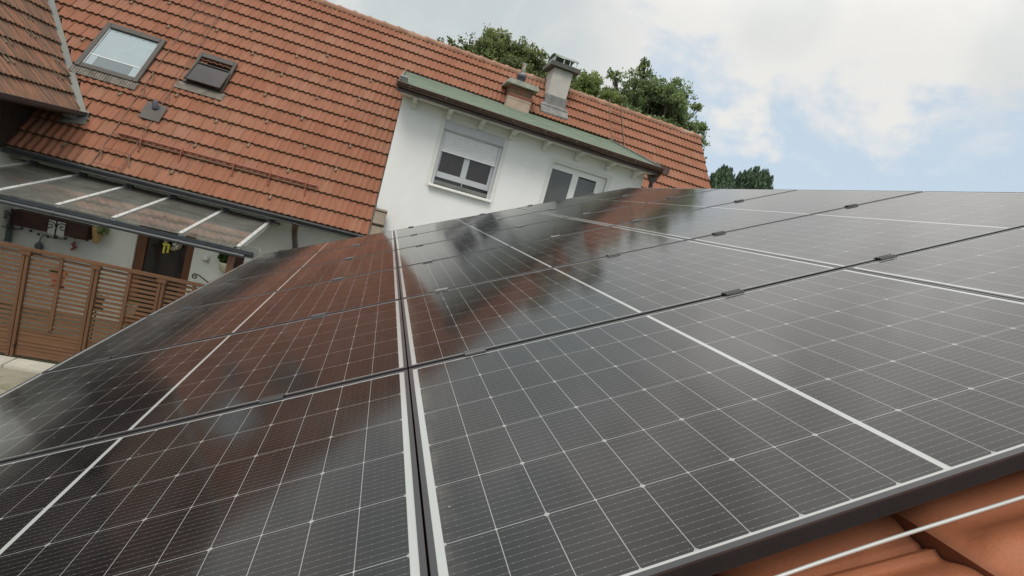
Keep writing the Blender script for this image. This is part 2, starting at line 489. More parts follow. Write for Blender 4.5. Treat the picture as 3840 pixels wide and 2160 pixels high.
def brick_material():
    mt, n, b = material("old_brick")
    t = n.node('ShaderNodeTexCoord')
    br = n.node('ShaderNodeTexBrick')
    mp = n.node('ShaderNodeMapping')
    mp.inputs['Rotation'].default_value = (R(90), 0, 0)
    n.put(mp.inputs[0], t.outputs['Object'])
    n.put(br.inputs['Vector'], mp.outputs[0])
    br.inputs['Color1'].default_value = (0.27, 0.080, 0.045, 1)
    br.inputs['Color2'].default_value = (0.13, 0.06, 0.04, 1)
    br.inputs['Mortar'].default_value = (0.24, 0.17, 0.12, 1)
    br.inputs['Scale'].default_value = 1.0
    br.inputs['Brick Width'].default_value = 0.24
    br.inputs['Row Height'].default_value = 0.075
    br.inputs['Mortar Size'].default_value = 0.008
    n.put(b.inputs['Base Color'], n.mix(n.ramp(n.noise(t.outputs['Object'], 7, 4), 0.4, 0.7, 0, 0.5), br.outputs['Color'], (0.12, 0.09, 0.07)))
    b.inputs['Roughness'].default_value = 0.9
    return mt


M['brick'] = brick_material()


# ------------------------------------------------------------------ mesh builder
class MB:
    def __init__(self):
        self.v, self.f, self.uv, self.sm = [], [], [], []

    def face(self, pts, uv=None, smooth=False):
        i = len(self.v)
        self.v += [Vector(p) for p in pts]
        self.f.append(list(range(i, i + len(pts))))
        self.uv.append(uv)
        self.sm.append(smooth)

    def mesh(self, verts, faces, smooth=False):
        i = len(self.v)
        self.v += [Vector(p) for p in verts]
        for f in faces:
            self.f.append([i + k for k in f])
            self.uv.append(None)
            self.sm.append(smooth)

    def box(self, x0, x1, y0, y1, z0, z1, mtx=None, bev=0.0):
        if bev > 0:
            bm = bmesh.new()
            bmesh.ops.create_cube(bm, size=1.0)
            for vv in bm.verts:
                vv.co = Vector(((x0 + x1) / 2 + vv.co.x * (x1 - x0), (y0 + y1) / 2 + vv.co.y * (y1 - y0), (z0 + z1) / 2 + vv.co.z * (z1 - z0)))
            bmesh.ops.bevel(bm, geom=bm.edges[:], offset=bev, segments=2, affect='EDGES')
            bm.verts.index_update()
            vs = [vv.co.copy() for vv in bm.verts]
            fs = [[q.index for q in ff.verts] for ff in bm.faces]
            bm.free()
        else:
            vs = [Vector((x, y, z)) for z in (z0, z1) for y in (y0, y1) for x in (x0, x1)]
            fs = [[0, 2, 3, 1], [4, 5, 7, 6], [0, 1, 5, 4], [2, 6, 7, 3], [0, 4, 6, 2], [1, 3, 7, 5]]
        if mtx is not None:
            vs = [mtx @ q for q in vs]
        self.mesh(vs, fs)

    def prism(self, poly, axis, a, b):
        """poly of 2-D points extruded along an axis ('x','y','z') from a to b"""
        def P(q, t):
            if axis == 'x': return Vector((t, q[0], q[1]))
            if axis == 'y': return Vector((q[0], t, q[1]))
            return Vector((q[0], q[1], t))
        n = len(poly)
        vs = [P(q, a) for q in poly] + [P(q, b) for q in poly]
        fs = [list(range(n))[::-1], list(range(n, 2 * n))]
        for i in range(n):
            j = (i + 1) % n
            fs.append([i, j, n + j, n + i])
        self.mesh(vs, fs)

    def tube(self, path, r, seg=8, caps=True, closed=False):
        path = [Vector(p) for p in path]
        rr = r if isinstance(r, (list, tuple)) else [r] * len(path)
        n = len(path)
        rings = []
        up = None
        for i, p in enumerate(path):
            if closed:
                d = path[(i + 1) % n] - path[i - 1]
            else:
                d = path[min(i + 1, n - 1)] - path[max(i - 1, 0)]
            d.normalize()
            if up is None:
                up = d.orthogonal().normalized()
            else:
                up = (up - d * up.dot(d))
                up = up.normalized() if up.length > 1e-6 else d.orthogonal().normalized()
            s = d.cross(up)
            rings.append([p + (up * math.cos(2 * math.pi * k / seg) + s * math.sin(2 * math.pi * k / seg)) * rr[i] for k in range(seg)])
        vs = [q for ring in rings for q in ring]
        fs = []
        for i in range(n if closed else n - 1):
            j = (i + 1) % n
            for k in range(seg):
                l = (k + 1) % seg
                fs.append([i * seg + k, i * seg + l, j * seg + l, j * seg + k])
        self.mesh(vs, fs, True)
        if caps and not closed:
            self.mesh(rings[0], [list(range(seg))[::-1]])
            self.mesh(rings[-1], [list(range(seg))])

    def lathe(self, prof, c, seg=20):
        """prof of (radius, z) turned about the vertical through c"""
        c = Vector(c)
        vs, fs = [], []
        for r, z in prof:
            for k in range(seg):
                a = 2 * math.pi * k / seg
                vs.append(c + Vector((r * math.cos(a), r * math.sin(a), z)))
        for i in range(len(prof) - 1):
            for k in range(seg):
                l = (k + 1) % seg
                fs.append([i * seg + k, i * seg + l, (i + 1) * seg + l, (i + 1) * seg + k])
        self.mesh(vs, fs, True)
        self.mesh(vs[:seg], [list(range(seg))[::-1]])
        self.mesh(vs[-seg:], [list(range(seg))])

    def build(self, name, mat, parent=None, local=False):
        me = bpy.data.meshes.new(name)
        off = Vector((0, 0, 0))
        if parent is not None and not local:
            off = world_loc(parent)
        me.from_pydata([tuple(q - off) for q in self.v], [], self.f)
        if any(u is not None for u in self.uv):
            ul = me.uv_layers.new(name='UVMap')
            i = 0
            for f, u in zip(self.f, self.uv):
                for k in range(len(f)):
                    ul.data[i].uv = u[k] if u is not None else (0, 0)
                    i += 1
        me.polygons.foreach_set('use_smooth', self.sm)
        me.materials.append(mat)
        me.update()
        o = bpy.data.objects.new(name, me)
        COL.objects.link(o)
        if parent is not None:
            o.parent = parent
        return o


def world_loc(o):
    p = Vector((0, 0, 0))
    while o is not None:
        p += o.location
        o = o.parent
    return p


def thing(name, label, cat, loc=(0, 0, 0), group=None):
    o = bpy.data.objects.new(name, None)
    o.empty_display_size = 0.2
    COL.objects.link(o)
    o.location = loc
    tag(o, label, cat, group)
    return o


def tag(o, label, cat, group=None):
    o['label'] = label
    o['category'] = cat
    if group:
        o['group'] = group
    return o


def struct(o):
    o['kind'] = 'structure'
    return o


def stuff(o, label, cat):
    o['kind'] = 'stuff'
    o['label'] = label
    o['category'] = cat
    return o


def kids(o):
    return list(o.children)


def copy_tree(o, parent=None):
    c = o.copy()
    COL.objects.link(c)
    c.parent = parent
    for ch in kids(o):
        copy_tree(ch, c)
    return c


GZ = -3.2          # courtyard level


# ------------------------------------------------------------------ tiled roof generator
def tile_surface(mb, O, U, S, N, ntile, ncourse, wd, ex, prof, include, nx=8, nv=1, step=0.038, half=True, vfun=None, jit=0.0015):
    """O origin at the eave, U along the eave, S up the slope, N outward; one quad strip per tile with a lip at its lower edge"""
    O, U, S, N = Vector(O), Vector(U), Vector(S), Vector(N)
    rnd = random.Random(11)
    for c in range(ncourse):
        sh = 0.5 if (half and c % 2) else 0.0
        for t in range(-1, ntile + 1):
            u0 = t + sh
            clip = include(u0 * wd, (u0 + 1) * wd, c * ex, (c + 1) * ex)
            if clip is None:
                continue
            if len(clip) == 2:
                clip = (clip[0], clip[1], clip[0], clip[1])
            dz = rnd.uniform(-jit, jit)
            tl = rnd.uniform(-jit, jit)
            grid, gx = [], []
            for j in range(nv + 1):
                v = j / nv
                row = []
                a = clip[0] + (clip[2] - clip[0]) * v
                b = clip[1] + (clip[3] - clip[1]) * v
                xs = [a + (b - a) * k / nx for k in range(nx + 1)]
                gx.append(xs)
                for x in xs:
                    fx = (x / wd - u0)
                    h = prof(fx) if vfun is None else vfun(fx, v)
                    z = h + step * (1 - v) + dz + tl * (fx - 0.5)
                    row.append(O + U * x + S * (c * ex + v * ex) + N * z)
                grid.append(row)
            base = len(mb.v)
            for row in grid:
                mb.v += row
            W = nx + 1
            for j in range(nv):
                for k in range(nx):
                    mb.f.append([base + j * W + k, base + j * W + k + 1, base + (j + 1) * W + k + 1, base + (j + 1) * W + k])
                    va, vb = c + 0.001 + 0.998 * j / nv, c + 0.001 + 0.998 * (j + 1) / nv
                    q = [t + 0.001 + 0.998 * min(1.0, max(0.0, (xx / wd) - u0)) for xx in (gx[j][k], gx[j][k + 1], gx[j + 1][k + 1], gx[j + 1][k])]
                    mb.uv.append([(q[0], va), (q[1], va), (q[2], vb), (q[3], vb)])
                    mb.sm.append(True)
            # lip
            for k in range(nx):
                p, q = grid[0][k], grid[0][k + 1]
                dn = N * (-(step + 0.012)) + S * 0.004
                f0 = t + 0.001 + 0.998 * ((gx[0][k] / wd) - u0)
                mb.face([p + dn, q + dn, q, p], [(f0, c + 0.001)] * 4)
            # side of the tile
            for e in (0, -1):
                p, q = grid[0][e], grid[-1][e]
                dn = N * -0.03
                mb.face([p, q, q + dn, p + dn], [(t + 0.5, c + 0.02)] * 4)


def prof_double(f):
    """two shallow troughs with rolls between them and a groove at the joint"""
    h = 0.032 * (0.5 + 0.5 * math.cos(4 * math.pi * f)) ** 0.7
    if f < 0.07:
        h -= 0.010
    return h


# ------------------------------------------------------------------ ground
g = MB()
g.face([(-300, -300, GZ), (300, -300, GZ), (300, 300, GZ), (-300, 300, GZ)])
struct(g.build('ground', M['grass']))
g = MB()
g.box(-9, -1.6, -6, 3.5, GZ - 0.1, GZ + 0.004)
struct(g.build('courtyard_paving', M['paving']))
g = MB()
for i in range(8):
    g.box(-6.4 + i * 0.62, -6.4 + i * 0.62 + 0.612, 0.86, 1.16, GZ, GZ + 0.05, bev=0.006)
struct(g.build('kerb', M['kerb']))

# ------------------------------------------------------------------ main house
house = thing('house', "white rendered house with red clay tiled roof, green sheet dormer and two chimneys", 'house', (0, 3.5, GZ))
PITCH = R(48)
EAVE = Vector((0, 3.0, -0.47))
RS = Vector((0, math.cos(PITCH), math.sin(PITCH)))
RN = Vector((0, -math.sin(PITCH), math.cos(PITCH)))
RU = Vector((1, 0, 0))
SLOPE = 6.48
TW, TE = 0.2303, 0.360
X_GABLE = 8.08


def rp(x, s, n=0.0):
    return EAVE + RU * x + RS * s + RN * n


VX0, VS0 = -5.5, 1.04      # valley foot
VX1, VS1 = -7.14, 3.61


def valley_x(s):
    return VX0 + (s - VS0) * (VX1 - VX0) / (VS1 - VS0)


DX0, DX1 = -0.36, 4.96     # dormer cheeks
X_OFF = -0.51 - TW * 60    # tile grid phase


def inc_main(a, b, s0, s1):
    a += X_OFF
    b += X_OFF
    sm = (s0 + s1) / 2
    l0 = l1 = -6.12
    if s0 > 0.9:
        l0, l1 = valley_x(max(s0, 1.04)) + 0.095, valley_x(s1) + 0.095
    hi = X_GABLE
    if b <= min(l0, l1) or a >= hi:
        return None
    if sm < 4.95:                       # the dormer interrupts the roof
        if a >= DX0 and b <= DX1:
            return None
        if a < DX0 < b:
            b = DX0
        if a < DX1 < b:
            a = DX1
    # skylights
    for x0, x1, q0, q1 in ((-5.98, -5.04, 2.16, 3.30), (-4.34, -3.74, 2.55, 3.33)):
        if a > x0 - 0.02 and b < x1 + 0.02 and s0 > q0 and s1 < q1:
            return None
    b = min(b, hi)
    if b - a < 0.02:
        return None
    return min(b, max(a, l0)) - X_OFF, b - X_OFF, min(b, max(a, l1)) - X_OFF, b - X_OFF


mb = MB()
tile_surface(mb, EAVE + RU * X_OFF, RU, RS, RN, 100, 18, TW, TE, prof_double, inc_main, nx=10)
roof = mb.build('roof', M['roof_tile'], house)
# underlay, back slope and gable walls
mb = MB()
RIDGE = rp(0, SLOPE)
for a, b in ((-6.1, DX0), (DX1, X_GABLE - 0.05)):
    mb.face([rp(a, 0.02, -0.035), rp(b, 0.02, -0.035), rp(b, SLOPE, -0.035), rp(a, SLOPE, -0.035)])
mb.face([rp(-11.5, 3.2, -0.035), rp(-6.1, 3.2, -0.035), rp(-6.1, SLOPE, -0.035), rp(-11.5, SLOPE, -0.035)])
mb.face([rp(DX0, 4.9, -0.035), rp(DX1, 4.9, -0.035), rp(DX1, SLOPE, -0.035), rp(DX0, SLOPE, -0.035)])
mb.build('roof_underlay', M['soffit'], house)
mb = MB()
yb = 2 * RIDGE.y - 3.0
mb.face([(-11.5, RIDGE.y, RIDGE.z), (X_GABLE, RIDGE.y, RIDGE.z), (X_GABLE, yb, -0.47), (-11.5, yb, -0.47)])
mb.build('rear_roof', M['roof_tile'], house)

# ridge caps
for i in range(48):
    x0 = -9.2 + i * 0.36
    if x0 + 0.38 > X_GABLE + 0.1:
        break
    mb = MB()
    vs, fs = [], []
    nseg = 9
    for q, (xx, rad) in enumerate(((x0 - 0.015, 0.098), (x0 + 0.035, 0.122), (x0 + 0.075, 0.118), (x0 + 0.10, 0.104), (x0 + 0.375, 0.094))):
        for k in range(nseg):
            a = R(-25 + 230 * k / (nseg - 1))
            vs.append(Vector((xx, RIDGE.y + rad * math.cos(a), RIDGE.z - 0.005 + rad * math.sin(a) * 0.92)))
    for q in range(4):
        for k in range(nseg - 1):
            fs.append([q * nseg + k, q * nseg + k + 1, (q + 1) * nseg + k + 1, (q + 1) * nseg + k])
    mb.mesh(vs, fs, True)
    mb.mesh(vs[:nseg], [list(range(nseg))])
    mb.mesh(vs[-nseg:], [list(range(nseg))[::-1]])
    mb.build('ridge_cap', M['ridge'], roof)

# clay snow hooks, staggered over every second course
nh = 0
for c in range(0, 14):
    if c % 1:
        continue
    for k in range(40):
        x = -7.0 + k * 1.61 + (0.8 if c % 2 else 0.0) + 0.12 * ((c // 2) % 3)
        s = c * TE + TE - 0.02
        if x > (DX0 - 0.3) or s < 0.3 or x < (valley_x(s) + 0.3 if s > 1 else -5.9) or s > 5.0:
            continue
        if -6.2 < x < -4.9 and 1.9 < s < 3.6 or -4.5 < x < -3.6 and 2.2 < s < 3.6:
            continue
        if (-4.98 < x < -4.38 and s < 5.3) or (-5.0 < x < -1.3 and 0.45 < s < 1.0):
            continue
        mb = MB()
        P = rp(x, s, 0.0)
        B = Matrix.Translation(P) @ Matrix((RU, RS, RN)).transposed().to_4x4()
        mb.prism([(-0.10, 0.026), (-0.09, 0.064), (-0.02, 0.050), (0.03, 0.030), (0.03, 0.022)], 'x', -0.017, 0.017)
        mb.v = [B @ q for q in mb.v]
        mb.build('snow_hook', M['hook'], roof)
        nh += 1


# walls with rectangular openings; reveals included
def wall_mesh(mb, x0, x1, z0, z1, y, holes, depth=0.12):
    xs = sorted({x0, x1, *[h[0] for h in holes], *[h[1] for h in holes]})
    zs = sorted({z0, z1, *[h[2] for h in holes], *[h[3] for h in holes]})
    for i in range(len(xs) - 1):
        for j in range(len(zs) - 1):
            cx, cz = (xs[i] + xs[i + 1]) / 2, (zs[j] + zs[j + 1]) / 2
            if any(h[0] < cx < h[1] and h[2] < cz < h[3] for h in holes):
                continue
            mb.face([(xs[i], y, zs[j]), (xs[i + 1], y, zs[j]), (xs[i + 1], y, zs[j + 1]), (xs[i], y, zs[j + 1])])
    for a, b, c, d in holes:
        e = y + depth
        mb.face([(a, y, c), (a, y, d), (a, e, d), (a, e, c)])
        mb.face([(b, y, d), (b, y, c), (b, e, c), (b, e, d)])
        mb.face([(a, y, d), (b, y, d), (b, e, d), (a, e, d)])
        mb.face([(b, y, c), (a, y, c), (a, e, c), (b, e, c)])


WY = 3.5
W1 = (0.555, 1.785, 0.815, 2.085)          # roller shutter window
W2 = (2.90, 4.135, -0.28, 1.935)           # balcony door
DOOR = (-4.23, -3.30, GZ, -1.06)
BOXD = (-2.66, -2.44, GZ, -1.2)
mb = MB()
wall_mesh(mb, DX0 + 0.02, DX1 - 0.02, -0.3, 2.36, WY, [W1, W2])
# left cheek above the main roof and right cheek
for x in (DX0 + 0.02, DX1 - 0.02):
    mb.face([(x, WY, -0.3), (x, WY, 2.36), (x, 6.4, 3.2), (x, 6.4, 2.9)])
dorm_wall = mb.build('dormer_wall', M['render'], house)
mb = MB()
wall_mesh(mb, -6.1, X_GABLE - 0.1, GZ, -0.3, WY, [DOOR, BOXD])
mb.face([(X_GABLE - 0.1, WY, GZ), (X_GABLE - 0.1, yb - 0.5, GZ), (X_GABLE - 0.1, yb - 0.5, -0.1), (X_GABLE - 0.1, RIDGE.y, RIDGE.z - 0.12), (X_GABLE - 0.1, WY, -0.05)])
mb.face([(-11.5, yb - 0.5, GZ), (X_GABLE - 0.1, yb - 0.5, GZ), (X_GABLE - 0.1, yb - 0.5, -0.1), (-11.5, yb - 0.5, -0.1)])
mb.build('ground_floor_wall', M['roughcast'], house)
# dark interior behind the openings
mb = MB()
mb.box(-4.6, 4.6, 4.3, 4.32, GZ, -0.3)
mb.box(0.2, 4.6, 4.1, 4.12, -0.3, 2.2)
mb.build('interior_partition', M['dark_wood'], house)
# soffit and fascia of the main eave
mb = MB()
mb.box(-6.1, DX0 + 0.02, 2.985, 3.497, -0.575, -0.545)
mb.box(-6.1, DX0 + 0.02, 2.987, 3.003, -0.546, -0.46)
mb.build('eave_soffit', M['soffit'], house)
mb = MB()
mb.box(DX1 + 0.02, X_GABLE, 2.985, 3.497, -0.575, -0.545)
mb.box(DX1 + 0.02, X_GABLE, 2.987, 3.003, -0.546, -0.46)
mb.build('eave_soffit', M['soffit'], house)


def gutter(mb, x0, x1, yc, zc, r, n=10, th=0.004):
    pts = []
    for k in range(n + 1):
        a = math.pi + math.pi * k / n
        pts.append((yc + r * math.cos(a), zc + r * math.sin(a)))
    inn = [(yc + (p[0] - yc) * (1 - th / r), zc + (p[1] - zc) * (1 - th / r)) for p in pts][::-1]
    mb.prism(pts + inn, 'x', x0, x1)
    mb.tube([(x0, yc - r, zc), (x1, yc - r, zc)], 0.010, 8)
    for x in (x0 + 0.002, x1 - 0.002):
        mb.face([(x, p[0], p[1]) for p in pts])


mb = MB()
gutter(mb, -6.05, -0.33, 2.915, -0.475, 0.068)
mb.tube([(-6.05, 2.835, -0.545), (-0.33, 2.835, -0.545)], 0.008, 6)
gut = mb.build('eave_gutter', M['dark_gutter'], house)
mb = MB()
gutter(mb, 5.4, 8.0, 2.915, -0.475, 0.068)
mb.build('eave_gutter', M['dark_gutter'], house)
# brown downpipe with a swan neck
mb = MB()
mb.tube([(-1.62, 2.93, -0.52), (-1.62, 2.93, -0.58), (-1.62, 2.97, -0.68), (-1.61, 3.08, -0.82), (-1.60, 3.25, -0.95), (-1.59, 3.37, -1.08), (-1.59, 3.41, -1.2), (-1.59, 3.42, GZ)], [0.075, 0.06, 0.052, 0.05, 0.05, 0.05, 0.05, 0.05], 12)
mb.build('downpipe', M['brown_gutter'], house)

# sheet-metal verge between tiles and dormer wall, and the boxed eave end below it
mb = MB()
Bm = Matrix.Translation(EAVE) @ Matrix((RU, RS, RN)).transposed().to_4x4()
mb.box(DX0 - 0.005, DX0 + 0.018, 0.0, 4.95, -0.02, 0.055, Bm)
mb.build('cheek_flashing', M['bronze'], house)
mb = MB()
mb.box(DX0 + 0.022, -0.115, -0.03, 0.62, -0.06, 0.012, Bm)
mb.box(-0.135, -0.112, -0.03, 0.60, -0.06, 0.030, Bm)
mb.box(DX0 + 0.022, -0.115, 0.30, 0.62, 0.014, 0.075, Bm, bev=0.008)
mb.box(DX0 + 0.022, -0.112, 0.60, 0.655, 0.016, 0.105, Bm, bev=0.006)
mb.box(DX0 + 0.022, -0.115, 3.0 - 3.03, 0.0, -0.10, -0.062, Bm)
mb.build('eave_end_sheet', M['brown_sheet'], house)

# dormer roof in green sheet
DP0 = Vector((0, 3.02, 2.415))
DP1 = Vector((0, 6.42, 3.275))
mb = MB()
xl, xr = DX0 - 0.10, DX1 + 0.05
nseam = 12
for i in range(nseam):
    a = DP0 + (DP1 - DP0) * (i / nseam)
    b = DP0 + (DP1 - DP0) * ((i + 1) / nseam)
    # sheets lap over each other across the fall
    lift = 0.012
    mb.face([(xl, a.y, a.z + lift), (xr, a.y, a.z + lift), (xr, b.y, b.z), (xl, b.y, b.z)])
    mb.face([(xl, a.y, a.z - 0.004), (xr, a.y, a.z - 0.004), (xr, a.y, a.z + lift), (xl, a.y, a.z + lift)])
mb.face([(xl, DP0.y, DP0.z - 0.05), (xr, DP0.y, DP0.z - 0.05), (xr, DP1.y, DP1.z - 0.05), (xl, DP1.y, DP1.z - 0.05)])
dorm_roof = mb.build('dormer_roof', M['green_sheet'], house)
mb = MB()
SKB0 = Matrix.Translation(EAVE) @ Matrix((RU, RS, RN)).transposed().to_4x4()
dirv = (DP1 - DP0).normalized()
nv_ = Vector((0, -dirv.z, dirv.y))
for x in (xr - 0.02,):
    Bv = Matrix.Translation(DP0) @ Matrix((RU, dirv, nv_)).transposed().to_4x4()
    mb.box(x, x + 0.035, -0.01, 3.52, -0.12, 0.045, Bv)
mb.build('verge_trim', M['zinc'], dorm_roof)
mb = MB()
mb.box(xl - 0.012, xl + 0.012, -0.02, 3.40, -0.14, 0.05, Bv)
mb.box(xl - 0.01, xl + 0.14, 0.15, 0.50, 0.0, 0.10, Bv, bev=0.01)
mb.build('verge_trim', M['lead'], dorm_roof)
mb = MB()
gutter(mb, xl - 0.03, xr + 0.05, 2.955, 2.395, 0.078)
mb.box(xl - 0.02, xr + 0.03, 3.036, 3.06, 2.255, 2.40)
for i in range(9):
    mb.box(xl + 0.2 + i * 0.66, xl + 0.225 + i * 0.66, 2.868, 2.876, 2.335, 2.405)
dg = mb.build('dormer_gutter', M['brown_gutter'], house)
mb = MB()
mb.box(xl + 0.06, xr - 0.02, 3.062, 3.49, 2.27, 2.30)
mb.build('dormer_soffit', M['trim'], house)
mb = MB()
mb.box(DX0, 1.98, 4.88, 5.05, -0.05, 0.012, SKB0)  # dark grey strip along the upper edge of the green sheet
mb.build('head_strip', M['lead'], dorm_roof)
# corbels under the dormer eave
for x in (-0.11, 0.58, 1.23, 1.88, 2.60, 3.33, 4.05, 4.68):
    mb = MB()
    mb.prism([(3.10, 2.268), (3.498, 2.268), (3.498, 2.10), (3.42, 2.09), (3.38, 2.13), (3.37, 2.17), (3.27, 2.175), (3.24, 2.20), (3.10, 2.215)], 'x', x - 0.042, x + 0.042)
    mb.build('corbel', M['trim'], house)
mb = MB()
# rain hopper and pipe at the right end of the dormer
mb.prism([(-0.11, 0.0), (0.11, 0.0), (0.11, -0.06), (0.05, -0.19), (-0.05, -0.19), (-0.11, -0.06)], 'y', 3.28, 3.44)
mb.v = [q + Vector((5.07, 0, 2.33)) for q in mb.v]
mb.tube([(5.07, 3.36, 2.15), (5.09, 3.37, 2.02), (5.12, 3.38, 1.85), (5.12, 3.38, 0.05)], [0.045, 0.05, 0.05, 0.05], 12)
mb.box(5.02, 5.16, 2.88, 3.06, 2.30, 2.44)
mb.tube([(5.04, 2.96, 2.33), (5.06, 3.1, 2.29), (5.07, 3.33, 2.27)], 0.045, 10)
mb.build('rain_hopper', M['brown_gutter'], house)

# ---- window with the half-lowered roller shutter
mb = MB()
for a, b, c, d in ((W1[0] - 0.09, W1[0], W1[2] - 0.06, W1[3] + 0.10), (W1[1], W1[1] + 0.09, W1[2] - 0.06, W1[3] + 0.10), (W1[0], W1[1], W1[3], W1[3] + 0.10)):
    mb.box(a, b, WY - 0.006, WY + 0.02, c, d)
win = mb.build('shutter_window', M['trim'], house)
mb = MB()
mb.prism([(WY - 0.012, 2.082), (WY + 0.11, 2.082), (WY + 0.11, 1.895), (WY + 0.03, 1.885), (WY - 0.012, 1.925)], 'x', W1[0] + 0.003, W1[1] - 0.003)
mb.build('shutter_box', M['grey_alu'], win)
mb = MB()
nsl = 9
for i in range(nsl):
    z1 = 1.885 - i * 0.0385
    mb.prism([(WY + 0.055, z1), (WY + 0.049, z1 - 0.004), (WY + 0.046, z1 - 0.018), (WY + 0.048, z1 - 0.031), (WY + 0.055, z1 - 0.037)], 'x', W1[0] + 0.05, W1[1] - 0.06)
mb.box(W1[0] + 0.05, W1[1] - 0.06, WY + 0.034, WY + 0.06, 1.492, 1.537)
mb.build('roller_shutter', M['shutter'], win)
mb = MB()
mb.box(W1[0] + 0.003, W1[0] + 0.055, WY + 0.012, WY + 0.07, W1[2] + 0.003, 1.883)
mb.build('guide_rail', M['grey_alu'], win)
mb = MB()
mb.box(W1[1] - 0.065, W1[1] - 0.003, WY + 0.012, WY + 0.07, W1[2] + 0.003, 1.883)
mb.build('guide_rail', M['grey_alu'], win)
mb = MB()
x0, x1 = W1[0] + 0.056, W1[1] - 0.066
mb.box(x0, x1, WY + 0.075, WY + 0.115, 0.985, 1.095)
mb.box(x0, x0 + 0.03, WY + 0.075, WY + 0.115, 1.095, 1.88)
mb.box(x1 - 0.055, x1, WY + 0.075, WY + 0.115, 1.095, 1.88)
mb.box(1.100, 1.215, WY + 0.072, WY + 0.115, 1.095, 1.88)
mb.box(x0, x1, WY + 0.075, WY + 0.115, W1[2] + 0.02, 0.905)
mb.box(1.165, 1.178, WY + 0.075, WY + 0.115, 0.905, 0.985)
mb.build('window_sash', M['grey_alu'], win)
mb = MB()
mb.box(x0, x1, WY + 0.098, WY + 0.108, 0.90, 1.88)
mb.build('window_pane', M['dark_glass'], win)
mb = MB()
mb.box(W1[0] + 0.05, W1[1] - 0.06, WY + 0.015, WY + 0.06, 0.845, 0.915)
mb.build('insect_rail', M['zinc'], win)
for i in range(8):
    mb = MB()
    mb.tube([(W1[0] + 0.13 + i * 0.14, WY + 0.013, 0.88), (W1[0] + 0.13 + i * 0.14, WY + 0.018, 0.88)], 0.006, 8)
    mb.build('rail_screw', M['screw'], win)
mb = MB()
mb.prism([(WY - 0.085, 0.775), (WY - 0.085, 0.80), (WY + 0.05, 0.835), (WY + 0.05, 0.775)], 'x', W1[0] - 0.03, W1[1] + 0.03)
mb.build('window_sill', M['trim'], win)

# ---- balcony door
mb = MB()
for a, b, c, d in ((W2[0] - 0.095, W2[0], -0.28, W2[3] + 0.085), (W2[1], W2[1] + 0.095, -0.28, W2[3] + 0.085), (W2[0], W2[1], W2[3], W2[3] + 0.085)):
    mb.box(a, b, WY - 0.005, WY + 0.02, c, d)
bd = mb.build('balcony_door', M['trim'], house)
mb = MB()
mb.box(W2[0], W2[1], WY + 0.07, WY + 0.118, 1.815, W2[3])
mb.box(3.385, 3.525, WY + 0.065, WY + 0.118, -0.28, 1.815)
mb.box(3.945, W2[1], WY + 0.07, WY + 0.118, -0.28, 1.815)
mb.box(3.525, 3.945, WY + 0.07, WY + 0.118, -0.28, 0.3)
mb.build('door_frame', M['white_plastic'], bd)
for a, b, z in ((W2[0] + 0.006, 3.385, 1.815), (3.525, 3.945, 1.79)):
    mb = MB()
    mb.box(a, b, WY + 0.10, WY + 0.112, -0.2, z)
    mb.build('window_pane', M['room_glass'], bd)

# ---- house door with wreath hook side
mb = MB()
a, b, c, d = DOOR
mb.box(a, a + 0.15, WY + 0.03, WY + 0.115, GZ, d)
mb.box(b - 0.13, b, WY + 0.03, WY + 0.115, GZ, d)
mb.box(a + 0.15, b - 0.13, WY + 0.03, WY + 0.115, d - 0.12, d)
mb.box(a + 0.15, b - 0.13, WY + 0.05, WY + 0.112, GZ, GZ + 0.25)
hd = mb.build('entrance_door', M['door_wood'], house)
mb = MB()
mb.box(a + 0.15, b - 0.13, WY + 0.07, WY + 0.085, GZ + 0.25, d - 0.12)
mb.build('door_pane', M['dark_glass'], hd)
mb = MB()
mb.box(a - 0.07, a - 0.002, WY - 0.012, WY + 0.02, GZ, d + 0.06)
mb.build('door_surround', M['trim'], hd)
mb = MB()
mb.box(BOXD[0], BOXD[1], WY + 0.04, WY + 0.1, GZ, BOXD[3])
mb.build('side_door', M['box_wood'], house)

# ---- skylight (closed, blind half down)
SKB = Matrix.Translation(EAVE) @ Matrix((RU, RS, RN)).transposed().to_4x4()


def frame_bars(mb, x0, x1, s0, s1, wdt, z0, z1, mtx, top=None, bot=None):
    t, q = top or wdt, bot or wdt
    mb.box(x0, x0 + wdt, s0, s1, z0, z1, mtx, bev=0.006)
    mb.box(x1 - wdt, x1, s0, s1, z0, z1, mtx, bev=0.006)
    mb.box(x0 + wdt - 0.002, x1 - wdt + 0.002, s1 - t, s1 - 0.001, z0, z1 + 0.004, mtx, bev=0.006)
    mb.box(x0 + wdt - 0.002, x1 - wdt + 0.002, s0 + 0.001, s0 + q, z0, z1 - 0.006, mtx, bev=0.006)


mb = MB()
frame_bars(mb, -6.02, -5.00, 2.08, 3.42, 0.085, -0.02, 0.105, SKB, 0.13, 0.11)
sk1 = mb.build('skylight', M['bronze'], house)
mb = MB()
mb.box(-5.945, -5.075, 2.17, 3.30, 0.055, 0.067, SKB)
mb.build('skylight_pane', M['blind'], sk1)
mb = MB()
mb.box(-5.80, -5.22, 2.19, 2.47, 0.068, 0.072, SKB)
mb.build('skylight_clear_strip', M['sky_glass'], sk1)
mb = MB()
mb.box(-5.945, -5.075, 2.475, 2.49, 0.068, 0.075, SKB)
for x in (-5.942, -5.093):
    mb.box(x, x + 0.018, 2.18, 3.29, 0.068, 0.09, SKB)
mb.build('blind_rail', M['steel'], sk1)
mb = MB()
for i in range(26):
    x = -6.05 + i * 0.0415
    mb.box(x, x + 0.022, 1.90, 2.08, 0.066, 0.078 + 0.004 * (i % 2), SKB)
mb.box(-6.05, -4.98, 1.90, 2.10, 0.055, 0.070, SKB)
mb.build('apron_flashing', M['apron'], sk1)

